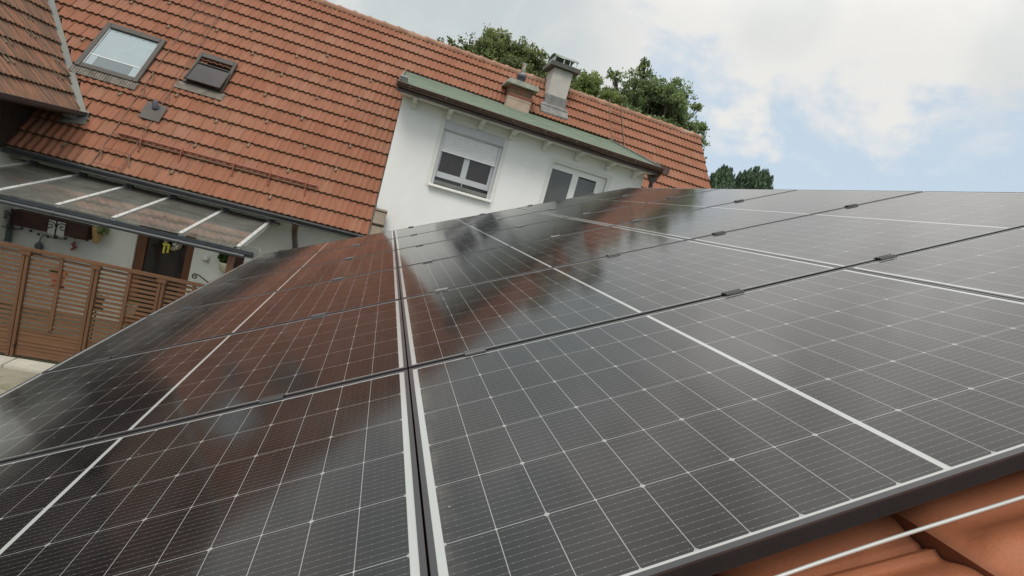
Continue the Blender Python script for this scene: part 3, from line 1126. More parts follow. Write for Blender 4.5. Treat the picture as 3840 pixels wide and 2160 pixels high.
# ---- small roof hatch, propped open
mb = MB()
frame_bars(mb, -4.37, -3.68, 2.46, 3.42, 0.055, -0.05, 0.10, SKB, 0.14, 0.05)
sk2 = mb.build('roof_hatch', M['bronze'], house)
mb = MB()
mb.box(-4.31, -3.74, 2.52, 3.28, -0.04, -0.03, SKB)
mb.build('hatch_opening', M['dark_wood'], sk2)
LID = SKB @ Matrix.Translation((0, 3.10, 0.07)) @ Matrix.Rotation(R(-9), 4, 'X')
mb = MB()
frame_bars(mb, -4.345, -3.705, -0.66, 0.0, 0.035, 0.0, 0.035, LID)
lid = mb.build('hatch_lid', M['bronze'], sk2)
mb = MB()
mb.box(-4.31, -3.74, -0.62, -0.04, 0.010, 0.018, LID)
mb.build('lid_pane', M['dark_glass'], lid)
mb = MB()
mb.tube([SKB @ Vector((-4.30, 2.55, 0.08)), LID @ Vector((-4.33, -0.60, 0.0))], 0.008, 6)
mb.tube([SKB @ Vector((-3.75, 2.55, 0.08)), LID @ Vector((-3.72, -0.60, 0.0))], 0.008, 6)
mb.build('lid_stay', M['zinc'], sk2)
mb = MB()
mb.box(-4.47, -3.62, 2.28, 2.47, 0.052, 0.072, SKB)
mb.build('apron_flashing', M['apron'], sk2)

# ---- pipe vent on its sheet
mb = MB()
mb.box(-4.69, -4.36, 1.30, 1.72, 0.062, 0.072, SKB)
vt = mb.build('vent_sheet', M['bronze'], house)
mb = MB()
vs = []
vb = SKB @ Vector((-4.53, 1.60, 0.07))
mb.tube([vb, vb + Vector((0, -0.03, 0.13)), vb + Vector((0, -0.035, 0.15))], [0.05, 0.045, 0.02], 14)
mb.build('vent_pipe', M['collar'], vt)

# ---- valley and gable wing on the left
WS = math.tan(R(49.2))
mb = MB()
WO = Vector((-5.50, 1.15, 0.32))
WU = Vector((0, 1, 0))
WSv = Vector((-math.cos(R(49.2)), 0, math.sin(R(49.2))))
WN = Vector((math.sin(R(49.2)), 0, math.cos(R(49.2))))


def inc_wing(a, b, s0, s1):
    if WO.x - (s0 + s1) / 2 * math.cos(R(49.2)) < -8.7:
        return None
    h = [3.0 + (WO.z + q * math.sin(R(49.2)) + 0.47) / math.tan(PITCH) - WO.y - 0.11 for q in (s0, s1)]
    if a >= max(h):
        return None
    a = max(a, 0)
    return a, max(a, min(b, h[0])), a, max(a, min(b, h[1]))


tile_surface(mb, WO, WU, WSv, WN, 24, 14, TW, TE, prof_double, inc_wing, nx=10, jit=0.003)
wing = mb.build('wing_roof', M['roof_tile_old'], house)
# hooks on the wing
for c in range(1, 9):
    for k in range(6):
        y = 1.45 + k * 0.62 + (0.31 if c % 2 else 0)
        s = c * TE + TE - 0.02
        z = WO.z + s * math.sin(R(49.2))
        if y > 3.0 + (z + 0.47) / math.tan(PITCH) - 0.35:
            continue
        if (k + c) % 2:
            continue
        for dy in (0.0, 0.13):
            mb = MB()
            mb.prism([(-0.10, 0.026), (-0.09, 0.060), (-0.02, 0.048), (0.03, 0.030), (0.03, 0.022)], 'x', -0.018, 0.018)
            B = Matrix.Translation(WO + WU * (y + dy - WO.y) + WSv * s) @ Matrix((-WU, WSv, WN)).transposed().to_4x4()
            mb.v = [B @ q for q in mb.v]
            mb.build('snow_hook', M['hook'], wing)
mb = MB()
xr_ = -8.7
zr = WO.z + (WO.x - xr_) * WS
mb.face([(xr_, 1.15, zr), (xr_, 7.3, zr), (-11.9, 7.3, 0.32), (-11.9, 1.15, 0.32)])
mb.build('wing_far_roof', M['roof_tile_old'], house)
mb = MB()
mb.face([(-6.1, 1.35, GZ), (-6.1, 1.35, -0.5), (-11.3, 1.35, -0.5), (-11.3, 1.35, GZ)])
mb.face([(-11.3, 1.35, GZ), (-11.3, 1.35, 0.9), (-11.3, 6.5, 0.9), (-11.3, 6.5, GZ)])
mb.face([(-6.1, 1.35, GZ), (-6.1, WY, GZ), (-6.1, WY, -0.5), (-6.1, 1.35, -0.5)])
mb.build('wing_wall', M['roughcast'], house)
mb = MB()
for i in range(26):
    x0 = -11.3 + i * 0.2
    h0, h1 = [min(0.85 + (-6.1 - q) * WS, 0.85 + (q + 11.3) * WS, zr - 0.15) for q in (x0, x0 + 0.192)]
    mb.face([(x0, 1.345, -0.5), (x0 + 0.192, 1.345, -0.5), (x0 + 0.192, 1.345, h1), (x0, 1.345, h0)])
mb.face([(-6.1, 1.352, -0.52), (-6.1, 1.352, 0.85), (xr_, 1.352, zr - 0.1), (-11.3, 1.352, 0.85), (-11.3, 1.352, -0.52)])
mb.build('gable_boards', M['dark_wood'], house)
mb = MB()
mb.box(-6.12, -6.08, 1.33, 4.6, -0.5, 0.95)
for i in range(16):
    y = 1.4 + i * 0.2
    mb.box(-6.079, -6.066, y, y + 0.188, -0.49, 0.9)
mb.box(-6.07, -5.52, 1.2, 3.72, 0.262, 0.292)
mb.build('cheek_boards', M['dark_wood'], house)
# valley trough
mb = MB()


def vp(s, off=0.0, n=0.0):
    return rp(valley_x(s) + off, s, n)


for s0, s1 in ((0.92, 2.0), (2.0, 3.2), (3.2, 4.6), (4.6, 6.2)):
    mb.face([vp(s0, -0.15, 0.135), vp(s0, -0.03, 0.062), vp(s1, -0.03, 0.062), vp(s1, -0.15, 0.135)])
    mb.face([vp(s0, -0.03, 0.062), vp(s0, 0.125, 0.074), vp(s1, 0.125, 0.074), vp(s1, -0.03, 0.062)])
    mb.face([vp(s0, 0.125, 0.074), vp(s0, 0.128, 0.03), vp(s1, 0.128, 0.03), vp(s1, 0.125, 0.074)])
mb.face([rp(-5.64, 0.72, 0.072), rp(-5.30, 0.80, 0.072), rp(-5.36, 1.10, 0.076), rp(-5.62, 1.08, 0.076)])
mb.build('valley_trough', M['zinc'], house)
mb = MB()
mb.box(-5.62, -5.46, 3.40, 3.62, 0.22, 0.34, bev=0.02)
mb.build('gutter_outlet', M['zinc'], house)
mb = MB()
pts = [(-5.43 + 0.08 * math.cos(math.pi + math.pi * k / 10), 0.365 + 0.08 * math.sin(math.pi + math.pi * k / 10)) for k in range(11)]
inn = [(-5.43 + (p[0] + 5.43) * 0.93, 0.365 + (p[1] - 0.365) * 0.93) for p in pts][::-1]
mb.prism(pts + inn, 'y', 1.1, 3.62)
mb.tube([(-5.35, 1.1, 0.365), (-5.35, 3.62, 0.365)], 0.012, 8)
mb.build('wing_gutter', M['dark_gutter'], house)

# ---- chimneys
mb = MB()
mb.box(2.05, 2.64, 6.15, 6.85, 2.9, 3.76)
ch1 = mb.build('brick_chimney', M['brick'], house)
mb = MB()
mb.box(2.035, 2.655, 6.135, 6.865, 2.9, 3.45, bev=0.008)
mb.box(2.028, 2.662, 6.128, 6.872, 3.42, 3.47, bev=0.008)
mb.build('chimney_base', M['chimney_slab'], ch1)
mb = MB()
mb.prism([(1.92, 3.752), (1.92, 3.80), (1.96, 3.865), (2.70, 3.865), (2.745, 3.80), (2.745, 3.752)], 'y', 6.02, 6.98)
mb.build('chimney_slab', M['concrete'], ch1)
mb = MB()
mb.lathe([(0.115, 3.86), (0.115, 4.03), (0.12, 4.03), (0.12, 4.10), (0.085, 4.12)], (2.30, 6.42, 0), 20)
mb.build('flue_collar', M['collar'], ch1)
mb = MB()
mb.lathe([(0.058, 4.10), (0.058, 4.36), (0.063, 4.36), (0.063, 4.385)], (2.30, 6.42, 0), 20)
mb.build('flue_pipe', M['steel'], ch1)

mb = MB()
mb.box(3.12, 3.645, 6.68, 7.35, 3.40, 4.64, bev=0.008)
ch2 = mb.build('rendered_chimney', M['chimney_render'], house)
mb = MB()
mb.box(3.09, 3.675, 6.65, 7.38, 3.35, 3.945)
mb.face([(2.99, 6.585, 3.64), (3.76, 6.585, 3.64), (3.70, 6.648, 3.72), (3.06, 6.648, 3.72)])
mb.prism([(6.43, 3.40), (6.65, 3.64), (6.65, 3.69), (6.42, 3.445)], 'x', 3.0, 3.76)
mb.build('chimney_flashing', M['lead'], ch2)
mb = MB()
mb.box(2.98, 3.79, 6.56, 7.44, 4.645, 4.755, bev=0.006)
mb.build('chimney_cover', M['dark_sheet'], ch2)
mb = MB()
n = 12
vs, fs = [], []
for k in range(n + 1):
    a = math.pi * (0.14 + 0.72 * k / n)
    y, z = 7.0 - 0.44 * math.cos(a), 4.78 + 0.24 * math.sin(a)
    vs += [Vector((3.05, y, z)), Vector((3.70, y, z)), Vector((3.05, y, z + 0.008)), Vector((3.70, y, z + 0.008))]
for k in range(n):
    i, j = 4 * k, 4 * k + 4
    fs += [[i, i + 1, j + 1, j], [i + 2, j + 2, j + 3, i + 3], [i, j, j + 2, i + 2], [i + 1, i + 3, j + 3, j + 1]]
fs += [[0, 2, 3, 1], [4 * n, 4 * n + 1, 4 * n + 3, 4 * n + 2]]
mb.mesh(vs, fs, True)
mb.box(3.06, 3.08, 6.62, 7.38, 4.756, 4.90)
mb.box(3.14, 3.58, 6.80, 7.2, 4.756, 4.84)
hood = mb.build('chimney_hood', M['hood'], ch2)
for x in (3.30, 3.47, 3.66):
    mb = MB()
    mb.box(x, x + 0.022, 6.63, 6.65, 4.756, 4.905)
    mb.build('hood_post', M['steel'], ch2)

# ------------------------------------------------------------------ roof ladders, snow guard
lad = thing('roof_ladder', "thin rusty roof ladder running up the main tiled roof beside the large skylight", 'roof ladder', tuple(rp(-4.68, 0.1)), 'rusty ladders lying on the house roof')
for x in (-4.89, -4.47):
    mb = MB()
    mb.tube([rp(x, 0.02, 0.06), rp(x, 6.3, 0.06)], 0.0075, 6)
    mb.build('ladder_rail', M['rust'], lad)
for i in range(18):
    s = 0.08 + i * 0.35
    mb = MB()
    mb.tube([rp(-4.89, s, 0.062), rp(-4.47, s, 0.062)], 0.004, 5)
    mb.build('rung', M['rust'], lad)
for s in (0.28, 1.95, 2.35):
    for x in (-4.89, -4.47):
        mb = MB()
        mb.tube([rp(x, s + 0.12, 0.075), rp(x + 0.05, s - 0.02, 0.07), rp(x + 0.08, s - 0.12, 0.045)], 0.010, 6)
        mb.build('ladder_hook', M['rust'], lad)
lad2 = thing('roof_ladder', "short rusty roof ladder hooked over the ridge between the grey chimney and the gable", 'roof ladder', tuple(rp(5.2, 5.0)), 'rusty ladders lying on the house roof')
for x in (5.04, 5.42):
    mb = MB()
    top = rp(x, SLOPE + 0.05, 0.12)
    mb.tube([rp(x, 4.7, 0.055), rp(x, SLOPE - 0.1, 0.055), top, top + Vector((0, 0.05, 0.05)), top + Vector((0, 0.13, 0.04)), top + Vector((0, 0.16, -0.04))], 0.013, 6)
    mb.build('ladder_rail', M['rust'], lad2)
for i in range(5):
    mb = MB()
    mb.tube([rp(5.04, 4.8 + i * 0.35, 0.057), rp(5.42, 4.8 + i * 0.35, 0.057)], 0.0055, 5)
    mb.build('rung', M['rust'], lad2)

sg = thing('snow_guard', "red painted snow guard pipe on brackets above the gutter of the house", 'snow guard', tuple(rp(-3.1, 0.76)))
mb = MB()
mb.tube([rp(-4.78, 0.79, 0.10), rp(-1.46, 0.79, 0.10)], 0.024, 10)
mb.build('guard_pipe', M['red_pipe'], sg)
mb = MB()
mb.tube([rp(-4.6, 0.74, 0.052), rp(-1.5, 0.74, 0.052)], 0.012, 8)
mb.build('guard_pipe', M['rust'], sg)
for x in (-4.42, -3.78, -2.92, -2.30, -1.66):
    mb = MB()
    mb.tube([rp(x, 0.86, 0.03), rp(x, 0.80, 0.13), rp(x, 0.72, 0.12), rp(x, 0.66, 0.06), rp(x + 0.015, 0.57, 0.05), rp(x + 0.02, 0.54, 0.05)], 0.013, 8)
    mb.build('guard_bracket', M['red_rust'], sg)

# ------------------------------------------------------------------ glass canopy
can = thing('glass_canopy', "glass canopy with white bars and dark gutter over the terrace door", 'canopy', (-3.4, 3.1, -0.68))
CB0, CF0 = Vector((0, 3.10, -0.665)), Vector((0, 1.20, -0.915))
cd = (CF0 - CB0)
xs_c = [-5.80, -5.10, -4.40, -3.72, -2.87, -2.09]
cdn = cd.normalized()
cn = Vector((0, cdn.z, -cdn.y))
if cn.z < 0:
    cn = -cn
CBm = Matrix.Translation(CB0) @ Matrix((Vector((1, 0, 0)), -cdn, cn)).transposed().to_4x4()
Lc = cd.length
for x in xs_c:
    mb = MB()
    mb.box(x - 0.028, x + 0.028, -Lc - 0.01, 0.03, 0.010, 0.024, CBm, bev=0.004)
    mb.box(x - 0.022, x + 0.022, -Lc, 0.02, -0.07, 0.0, CBm)
    bar = mb.build('glazing_bar', M['canopy_bar'], can)
    for k in range(6):
        mb = MB()
        mb.tube([CBm @ Vector((x, -Lc + 0.12 + k * 0.33, 0.024)), CBm @ Vector((x, -Lc + 0.12 + k * 0.33, 0.029))], 0.007, 8)
        mb.build('bar_screw', M['screw'], bar)
    mb = MB()
    mb.box(x + 0.0, x + 0.10, 0.0, 0.07, 0.015, 0.05, CBm)
    mb.build('end_bracket', M['dark_gutter'], can)
for a, b in zip(xs_c[:-1], xs_c[1:]):
    mb = MB()
    mb.box(a + 0.001, b - 0.001, -Lc - 0.02, 0.12, 0.002, 0.009, CBm)
    mb.build('canopy_pane', M['canopy_glass'], can)
mb = MB()
xa, xb = -6.05, -1.86
mb.box(xa, xb, 1.13, 1.19, -1.0, -0.935, bev=0.006)
mb.box(xa, xb, 1.09, 1.12, -0.975, -0.955)
mb.build('front_beam', M['dark_gutter'], can)
mb = MB()
mb.tube([(xa, 1.06, -1.005), (xb - 0.1, 1.06, -1.005)], 0.028, 12)
for x in xs_c:
    mb.tube([(x + 0.02, 1.06, -1.005), (x + 0.05, 1.06, -1.005)], 0.033, 12)
mb.build('canopy_gutter', M['dark_gutter'], can)
mb = MB()
mb.box(xa, -1.95, 3.12, 3.40, -0.70, -0.66)
mb.build('wall_plate', M['soffit'], can)
mb = MB()
mb.box(-2.03, -1.80, 1.16, 1.19, -1.03, -0.86)
mb.box(-2.05, -1.80, 1.19, 1.42, -0.925, -0.915)
ep = mb.build('end_plate', M['zinc'], can)
for x in (-2.0, -1.94, -1.88, -1.82):
    mb = MB()
    mb.tube([(x, 1.40, -0.915), (x, 1.40, -0.905)], 0.008, 8)
    mb.build('plate_bolt', M['steel'], ep)
for x in (-5.75, -2.15):
    mb = MB()
    mb.box(x - 0.04, x + 0.04, 1.18, 1.26, GZ, -0.99)
    mb.build('canopy_post', M['post_wood'], can)

# ------------------------------------------------------------------ garden fence
fen = thing('garden_fence', "brown oiled slatted wooden fence standing on pale kerb stones in the courtyard", 'fence', (-3.8, 1.2, GZ))
FB, FT = GZ + 0.06, -1.575
posts = [-5.50, -4.65, -3.81, -2.97, -2.13, -1.3]
for x in posts:
    for dx in (-0.046, 0.004):
        mb = MB()
        mb.box(x + dx, x + dx + 0.042, 1.165, 1.215, FB, FT - 0.06, bev=0.004)
        mb.build('fence_post', M['post_wood'], fen)
    mb = MB()
    mb.box(x - 0.065, x + 0.062, 1.150, 1.22, FT - 0.10, FT - 0.045, bev=0.004)
    mb.build('post_cleat', M['post_wood'], fen)
mb = MB()
mb.box(posts[0] - 0.4, posts[-1], 1.16, 1.235, FT - 0.044, FT, bev=0.006)
mb.build('top_rail', M['fence_wood'], fen)
rf = random.Random(5)
bays = list(zip([posts[0] - 0.84] + posts[:-1], posts))
for x0, x1 in bays:
    mb = MB()
    z = FT - 0.075
    i = 0
    while z - 0.046 > FB:
        hgt = 0.037 if z > FB + 0.45 else 0.046
        mb.box(x0 + 0.05, x1 - 0.05, 1.198, 1.216, z - hgt, z, Matrix.Translation((0, rf.uniform(-0.002, 0.002), rf.uniform(-0.003, 0.003))))
        z -= 0.0665 if z > FB + 0.45 else 0.052
        i += 1
    mb.build('slat_panel', M['fence_wood'], fen)
    mb = MB()
    xm = (x0 + x1) / 2
    mb.box(xm - 0.022, xm + 0.022, 1.172, 1.197, FB + 0.45, FT - 0.046)
    mb.build('middle_stile', M['post_wood'], fen)

# ------------------------------------------------------------------ things on the house wall
fb = thing('flower_box', "long dark red wooden flower box on the white wall under the canopy", 'flower box', (-5.57, 3.4, -1.8))
mb = MB()
mb.box(-6.02, -4.90, 3.27, 3.495, -1.755, -1.50, bev=0.01)
mb.build('box', M['box_wood'], fb)


def scroll(c, r, turns, sgn, y, tilt=0.0):
    pts = []
    for k in range(28):
        t = k / 27
        a = tilt + sgn * turns * 2 * math.pi * t
        rr = r * (1 - 0.85 * t)
        pts.append((c[0] + rr * math.cos(a), y, c[1] + rr * math.sin(a)))
    return pts


for x in (-6.0, -5.35):
    mb = MB()
    mb.tube(scroll((x - 0.09, -1.62), 0.08, 1.4, 1, 3.25), 0.007, 6)
    mb.tube(scroll((x + 0.09, -1.62), 0.08, 1.4, -1, 3.25, math.pi), 0.007, 6)
    mb.tube([(x, 3.25, -1.48), (x, 3.25, -1.82)], 0.010, 6)
    mb.tube([(x - 0.17, 3.25, -1.80), (x, 3.25, -1.83), (x + 0.17, 3.25, -1.80)], 0.008, 6)
    mb.build('iron_scroll', M['iron'], fb)
mb = MB()
mb.box(-5.47, -5.23, 3.262, 3.268, -1.77, -1.53)
mb.build('name_plate', M['trim'], fb)


def lantern(name, label, c, h, grp):
    t = thing(name, label, 'lantern', c, grp)
    c = Vector(c)
    mb = MB()
    mb.lathe([(0.062, -h), (0.066, -h + 0.02), (0.05, -h + 0.04)], c, 6)
    mb.lathe([(0.072, -0.06), (0.05, -0.02), (0.012, 0.03), (0.010, 0.05)], c, 6)
    for k in range(6):
        a = k * math.pi / 3
        p = Vector((math.cos(a) * 0.052, math.sin(a) * 0.052, 0))
        mb.tube([c + p + Vector((0, 0, -h + 0.03)), c + p + Vector((0, 0, -0.05))], 0.006, 5)
    mb.build('lantern_frame', M['lantern'], t)
    mb = MB()
    mb.lathe([(0.042, -h + 0.035), (0.042, -0.055)], c, 6)
    mb.build('lantern_pane', M['sky_glass'], t)
    mb = MB()
    mb.tube([c + Vector((0, 0, 0.05)), c + Vector((0, 0.03, 0.12)), c + Vector((0, 0.09, 0.13))], 0.007, 6)
    mb.build('lantern_hook', M['iron'], t)
    return t


lantern('wall_lantern', "tall blue grey lantern hanging from the left end of the flower box", (-6.08, 3.40, -1.78), 0.30, 'blue grey lanterns on the house wall')
lantern('wall_lantern', "short blue grey lantern with dark roof on the wall just above the fence top", (-5.62, 3.40, -2.0), 0.20, 'blue grey lanterns on the house wall')
wc = thing('wind_chime', "red ornament dangling on a cord below a ring on the white wall", 'wind chime', (-5.13, 3.43, -1.72))
mb = MB()
mb.tube([(-5.10, 3.43, -1.50), (-5.11, 3.43, -1.66)], 0.005, 5)
mb.tube([(-5.13 + 0.062 * math.cos(a), 3.43, -1.735 + 0.062 * math.sin(a)) for a in [2 * math.pi * k / 16 for k in range(16)]], 0.006, 6, closed=True)
mb.tube([(-5.13, 3.43, -1.80), (-5.13, 3.43, -1.86)], 0.004, 5)
mb.build('ring', M['cord'], wc)
mb = MB()
mb.tube([(-5.12, 3.43, -1.85), (-5.15, 3.43, -1.90), (-5.11, 3.43, -1.945), (-5.14, 3.43, -1.985), (-5.17, 3.43, -2.01)], [0.012, 0.032, 0.030, 0.022, 0.010], 8)
mb.build('red_ornament', M['red_clay'], wc)
gl = thing('shell_garland', "row of small dark discs strung along the white wall below the flower box", 'garland', (-5.5, 3.48, -1.86))
for x, z in ((-6.25, -1.80), (-5.95, -1.83), (-5.82, -1.84), (-5.70, -1.87), (-5.56, -1.88), (-5.44, -1.85), (-5.30, -1.84), (-5.14, -1.78), (-4.98, -1.79)):
    mb = MB()
    mb.tube([(x, 3.475, z), (x, 3.495, z)], [0.018, 0.024], 10)
    mb.build('disc', M['lantern'], gl)


def leaf_blob(mb, c, r, n, size, rnd, flat=1.0):
    for _ in range(n):
        d = Vector((rnd.gauss(0, 1), rnd.gauss(0, 1), rnd.gauss(0, 1))).normalized()
        p = Vector(c) + Vector((d.x * r[0], d.y * r[1], d.z * r[2])) * (rnd.random() ** 0.4)
        leaf(mb, p, size * rnd.uniform(0.6, 1.3), rnd, rnd.random())


def leaf(mb, p, s, rnd, tint, up=None):
    a = Vector((rnd.gauss(0, 1), rnd.gauss(0, 1), rnd.gauss(0, 1))).normalized()
    b = a.orthogonal().normalized()
    th = rnd.uniform(0, 6.28)
    b = (b * math.cos(th) + a.cross(b) * math.sin(th))
    c = a.cross(b)
    i = len(mb.v)
    mb.v += [p - b * s * 0.5, p + c * s * 0.32, p + b * s * 0.5, p - c * s * 0.32]
    mb.f.append([i, i + 1, i + 2, i + 3])
    mb.uv.append([(tint, 0)] * 4)
    mb.sm.append(False)


rp_ = random.Random(3)
pot = thing('wall_pot', "ochre terracotta wall pot with pale green plant at the right end of the flower box", 'plant pot', (-4.78, 3.38, -1.75))
mb = MB()
mb.lathe([(0.03, -0.16), (0.065, -0.06), (0.085, 0.05), (0.09, 0.13), (0.07, 0.13)], (-4.80, 3.39, -1.63), 16)
mb.build('pot', M['terracotta'], pot)
mb = MB()
leaf_blob(mb, (-4.72, 3.36, -1.53), (0.10, 0.09, 0.08), 260, 0.05, rp_)
mb.build('plant', M['leaf_pale'], pot)
pot2 = thing('wall_pot', "cream pot with bushy dark green plant beside the narrow brown door", 'plant pot', (-2.74, 3.38, -1.8))
mb = MB()
mb.lathe([(0.04, -0.13), (0.075, -0.08), (0.09, 0.02), (0.085, 0.06), (0.07, 0.06)], (-2.72, 3.38, -1.68), 16)
mb.build('pot', M['cream_pot'], pot2)
mb = MB()
leaf_blob(mb, (-2.73, 3.37, -1.52), (0.12, 0.11, 0.12), 480, 0.055, rp_)
mb.build('plant', M['leaf_pot'], pot2)
wr = thing('door_wreath', "straw wreath with white blossom and yellow ribbon on the glazed door", 'wreath', (-3.68, 3.5, -1.42))
mb = MB()
mb.tube([(-3.65 + 0.12 * math.cos(a), 3.50, -1.49 + 0.12 * math.sin(a)) for a in [2 * math.pi * k / 20 for k in range(20)]], 0.035, 8, closed=True)
mb.build('straw_ring', M['straw'], wr)
mb = MB()
leaf_blob(mb, (-3.60, 3.455, -1.54), (0.05, 0.03, 0.07), 60, 0.04, rp_)
mb.build('blossom', M['blossom'], wr)
mb = MB()
for dx, l in ((-0.03, 0.17), (0.035, 0.15)):
    mb.box(-3.735 + dx - 0.016, -3.735 + dx + 0.016, 3.445, 3.452, -1.54 - l, -1.54)
mb.box(-3.80, -3.68, 3.443, 3.454, -1.56, -1.525, bev=0.004)
mb.build('ribbon', M['yellow'], wr)
wl = thing('wall_lamp', "small white rounded wall lamp between the glazed door and the plant pot", 'wall lamp', (-3.07, 3.5, -1.62))
mb = MB()
mb.box(-3.115, -3.025, 3.43, 3.498, -1.675, -1.57, bev=0.016)
mb.build('lamp_cover', M['white_plastic'], wl)
mb = MB()
mb.box(-3.125, -3.015, 3.47, 3.4985, -1.69, -1.676, bev=0.004)
mb.build('lamp_base', M['grey_alu'], wl)
hr = thing('hand_rail', "black wrought iron handrail ending in a scroll beside the entrance door", 'handrail', (-3.1, 3.3, GZ))
mb = MB()
sc = scroll((-3.16, -1.99), 0.05, 1.3, 1, 3.36, R(100))[::-1]
mb.tube(sc + [(-3.10, 3.36, -1.955), (-2.85, 3.36, -2.09), (-2.3, 3.36, -2.4)], 0.011, 7)
mb.build('rail', M['iron'], hr)
for x, z in ((-2.82, -2.10), (-2.3, -2.4)):
    mb = MB()
    mb.tube([(x, 3.36, z), (x, 3.36, GZ)], 0.010, 6)
    mb.build('baluster', M['iron'], hr)

# plants and pots behind the fence slats
for nm, lab, x, z, mats in (
        ('flower_pot', "coral and orange glazed flower pot glimpsed through the fence slats", -4.50, -2.10, ('coral', 'orange')),
        ('flower_pot', "grey tin pot with white blossom behind the middle of the fence", -3.95, -2.32, ('lantern', 'blossom')),
        ('flower_pot', "cream pot with low green plant behind the right half of the fence", -3.50, -2.32, ('cream_pot', None))):
    t = thing(nm, lab, 'flower pot', (x, 1.75, GZ), 'flower pots on stands behind the fence')
    mb = MB()
    mb.lathe([(0.05, -0.10), (0.085, 0.05), (0.09, 0.06), (0.07, 0.06)], (x, 1.75, z), 14)
    mb.build('pot', M[mats[0]], t)
    mb = MB()
    leaf_blob(mb, (x, 1.75, z + 0.12), (0.13, 0.08, 0.05), 90, 0.05, rp_)
    mb.build('plant', M['leaf_pot'], t)
    if mats[1]:
        mb = MB()
        leaf_blob(mb, (x + 0.08, 1.70, z + 0.13), (0.06, 0.04, 0.04), 40, 0.045, rp_)
        mb.build('flowers', M[mats[1]], t)
    mb = MB()
    mb.tube([(x, 1.75, GZ), (x, 1.75, z - 0.11)], 0.012, 8)
    mb.lathe([(0.09, -0.115), (0.09, -0.102)], (x, 1.75, z), 14)
    mb.lathe([(0.12, 0.0), (0.02, 0.03)], (x, 1.75, GZ + 0.004), 14)
    mb.build('stand', M['iron'], t)

# ------------------------------------------------------------------ garage roof carrying the panels
SL = R(25.3)
AV = Vector((math.cos(SL), 0, math.sin(SL)))
BV = Vector((0, 1, 0))
NV = Vector((-math.sin(SL), 0, math.cos(SL)))
ARR = Matrix((AV, BV, NV)).transposed().to_4x4()


def ap(a, b, n=0.0):
    return AV * a + BV * b + NV * n


gar = thing('garage', "low garage building under the solar panels with orange red clay roof tiles", 'garage', (0.5, -3.8, GZ))
GTW, GTE = 0.30, 0.37


def pan_fun(f, v):
    """two raised barrels whose rounded toes stop short of the lower edge, and a lock rib at the side"""
    h = 0.004
    for c, hw in ((0.27, 0.19), (0.70, 0.20)):
        d = abs(f - c) / hw
        if d < 1:
            bar = ((1 + math.cos(math.pi * d)) / 2) ** 0.62
            t = max(0.0, min(1.0, (v - 0.085 - 0.11 * d * d) / 0.075))
            h += 0.021 * bar * t * t * (3 - 2 * t)
    h += 0.010 * math.exp(-((f - 0.955) / 0.022) ** 2)
    if f < 0.03:
        h -= 0.008
    return h


TILE_N = -0.165


def inc_gar_near(a, b, s0, s1):
    y = -9.2 + a
    return (a, b) if -9.2 + b <= -6.2 + 1e-6 else None


mb = MB()
# S runs up the slope along +a, U along -y so that the face normals point outward
A0 = 0.84 - 7 * GTE
OG = ap(A0, -6.28, TILE_N)


def inc_near(a, b, s0, s1):
    if a < -0.001 or b > 2.9:
        return None
    return a, b


tile_surface(mb, OG, -BV, AV, NV, 10, 14, GTW, GTE, None, inc_near, nx=40, nv=14, step=0.034, half=True, vfun=lambda f, v: pan_fun(1 - f, v), jit=0.002)
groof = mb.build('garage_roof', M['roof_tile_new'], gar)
mb = MB()


def inc_far(a, b, s0, s1):
    if b > 6.45:
        return None
    return max(a, -0.0), b


tile_surface(mb, ap(A0, 0.12, TILE_N), -BV, AV, NV, 22, 14, GTW, GTE, lambda f: pan_fun(1 - f, 0.6), inc_far, nx=8, nv=1, step=0.034)
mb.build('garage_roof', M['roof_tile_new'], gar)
mb = MB()
e0, e1 = ap(-1.70, 0, TILE_N - 0.06), ap(3.50, 0, TILE_N - 0.06)
mb.prism([(e0.x, e0.z), (e1.x, e1.z), (e1.x + (e1.x - e0.x), e0.z), (e1.x + (e1.x - e0.x) - 0.3, e0.z), (e1.x, e1.z - 0.13), (e0.x + 0.3, e0.z)], 'y', -9.1, 0.1)
mb.build('roof_deck', M['soffit'], gar)
mb = MB()
mb.box(e0.x + 0.42, e0.x + 0.66, -8.9, -0.1, GZ, e0.z - 0.01)
mb.box(2 * e1.x - e0.x - 0.66, 2 * e1.x - e0.x - 0.42, -8.9, -0.1, GZ, e0.z - 0.01)
for y in (-8.9, -0.34):
    mb.prism([(e0.x + 0.661, GZ), (2 * e1.x - e0.x - 0.661, GZ), (2 * e1.x - e0.x - 0.661, e0.z + 0.01), (e1.x, e1.z - 0.15), (e0.x + 0.661, e0.z + 0.01)], 'y', y, y + 0.24)
mb.build('garage_wall', M['render'], gar)

# aluminium conductor wire over the tiles
wire = MB()
pts = []
for k in range(25):
    t = k / 24
    a = 0.20 + 1.25 * t
    b = -6.938 + 0.006 * math.sin(t * 5.0) - 0.02 * max(0, 0.2 - t)
    pts.append(ap(a, b, TILE_N + 0.105 + 0.003 * math.sin(t * 7)))
wire.tube(pts, 0.0032, 10)
tag(wire.build('conductor_wire', M['alu_wire']), "bare aluminium conductor wire running over the orange tiles along the panel edge", 'wire')

# ------------------------------------------------------------------ solar panels
PA, PB = 1.727, 1.154


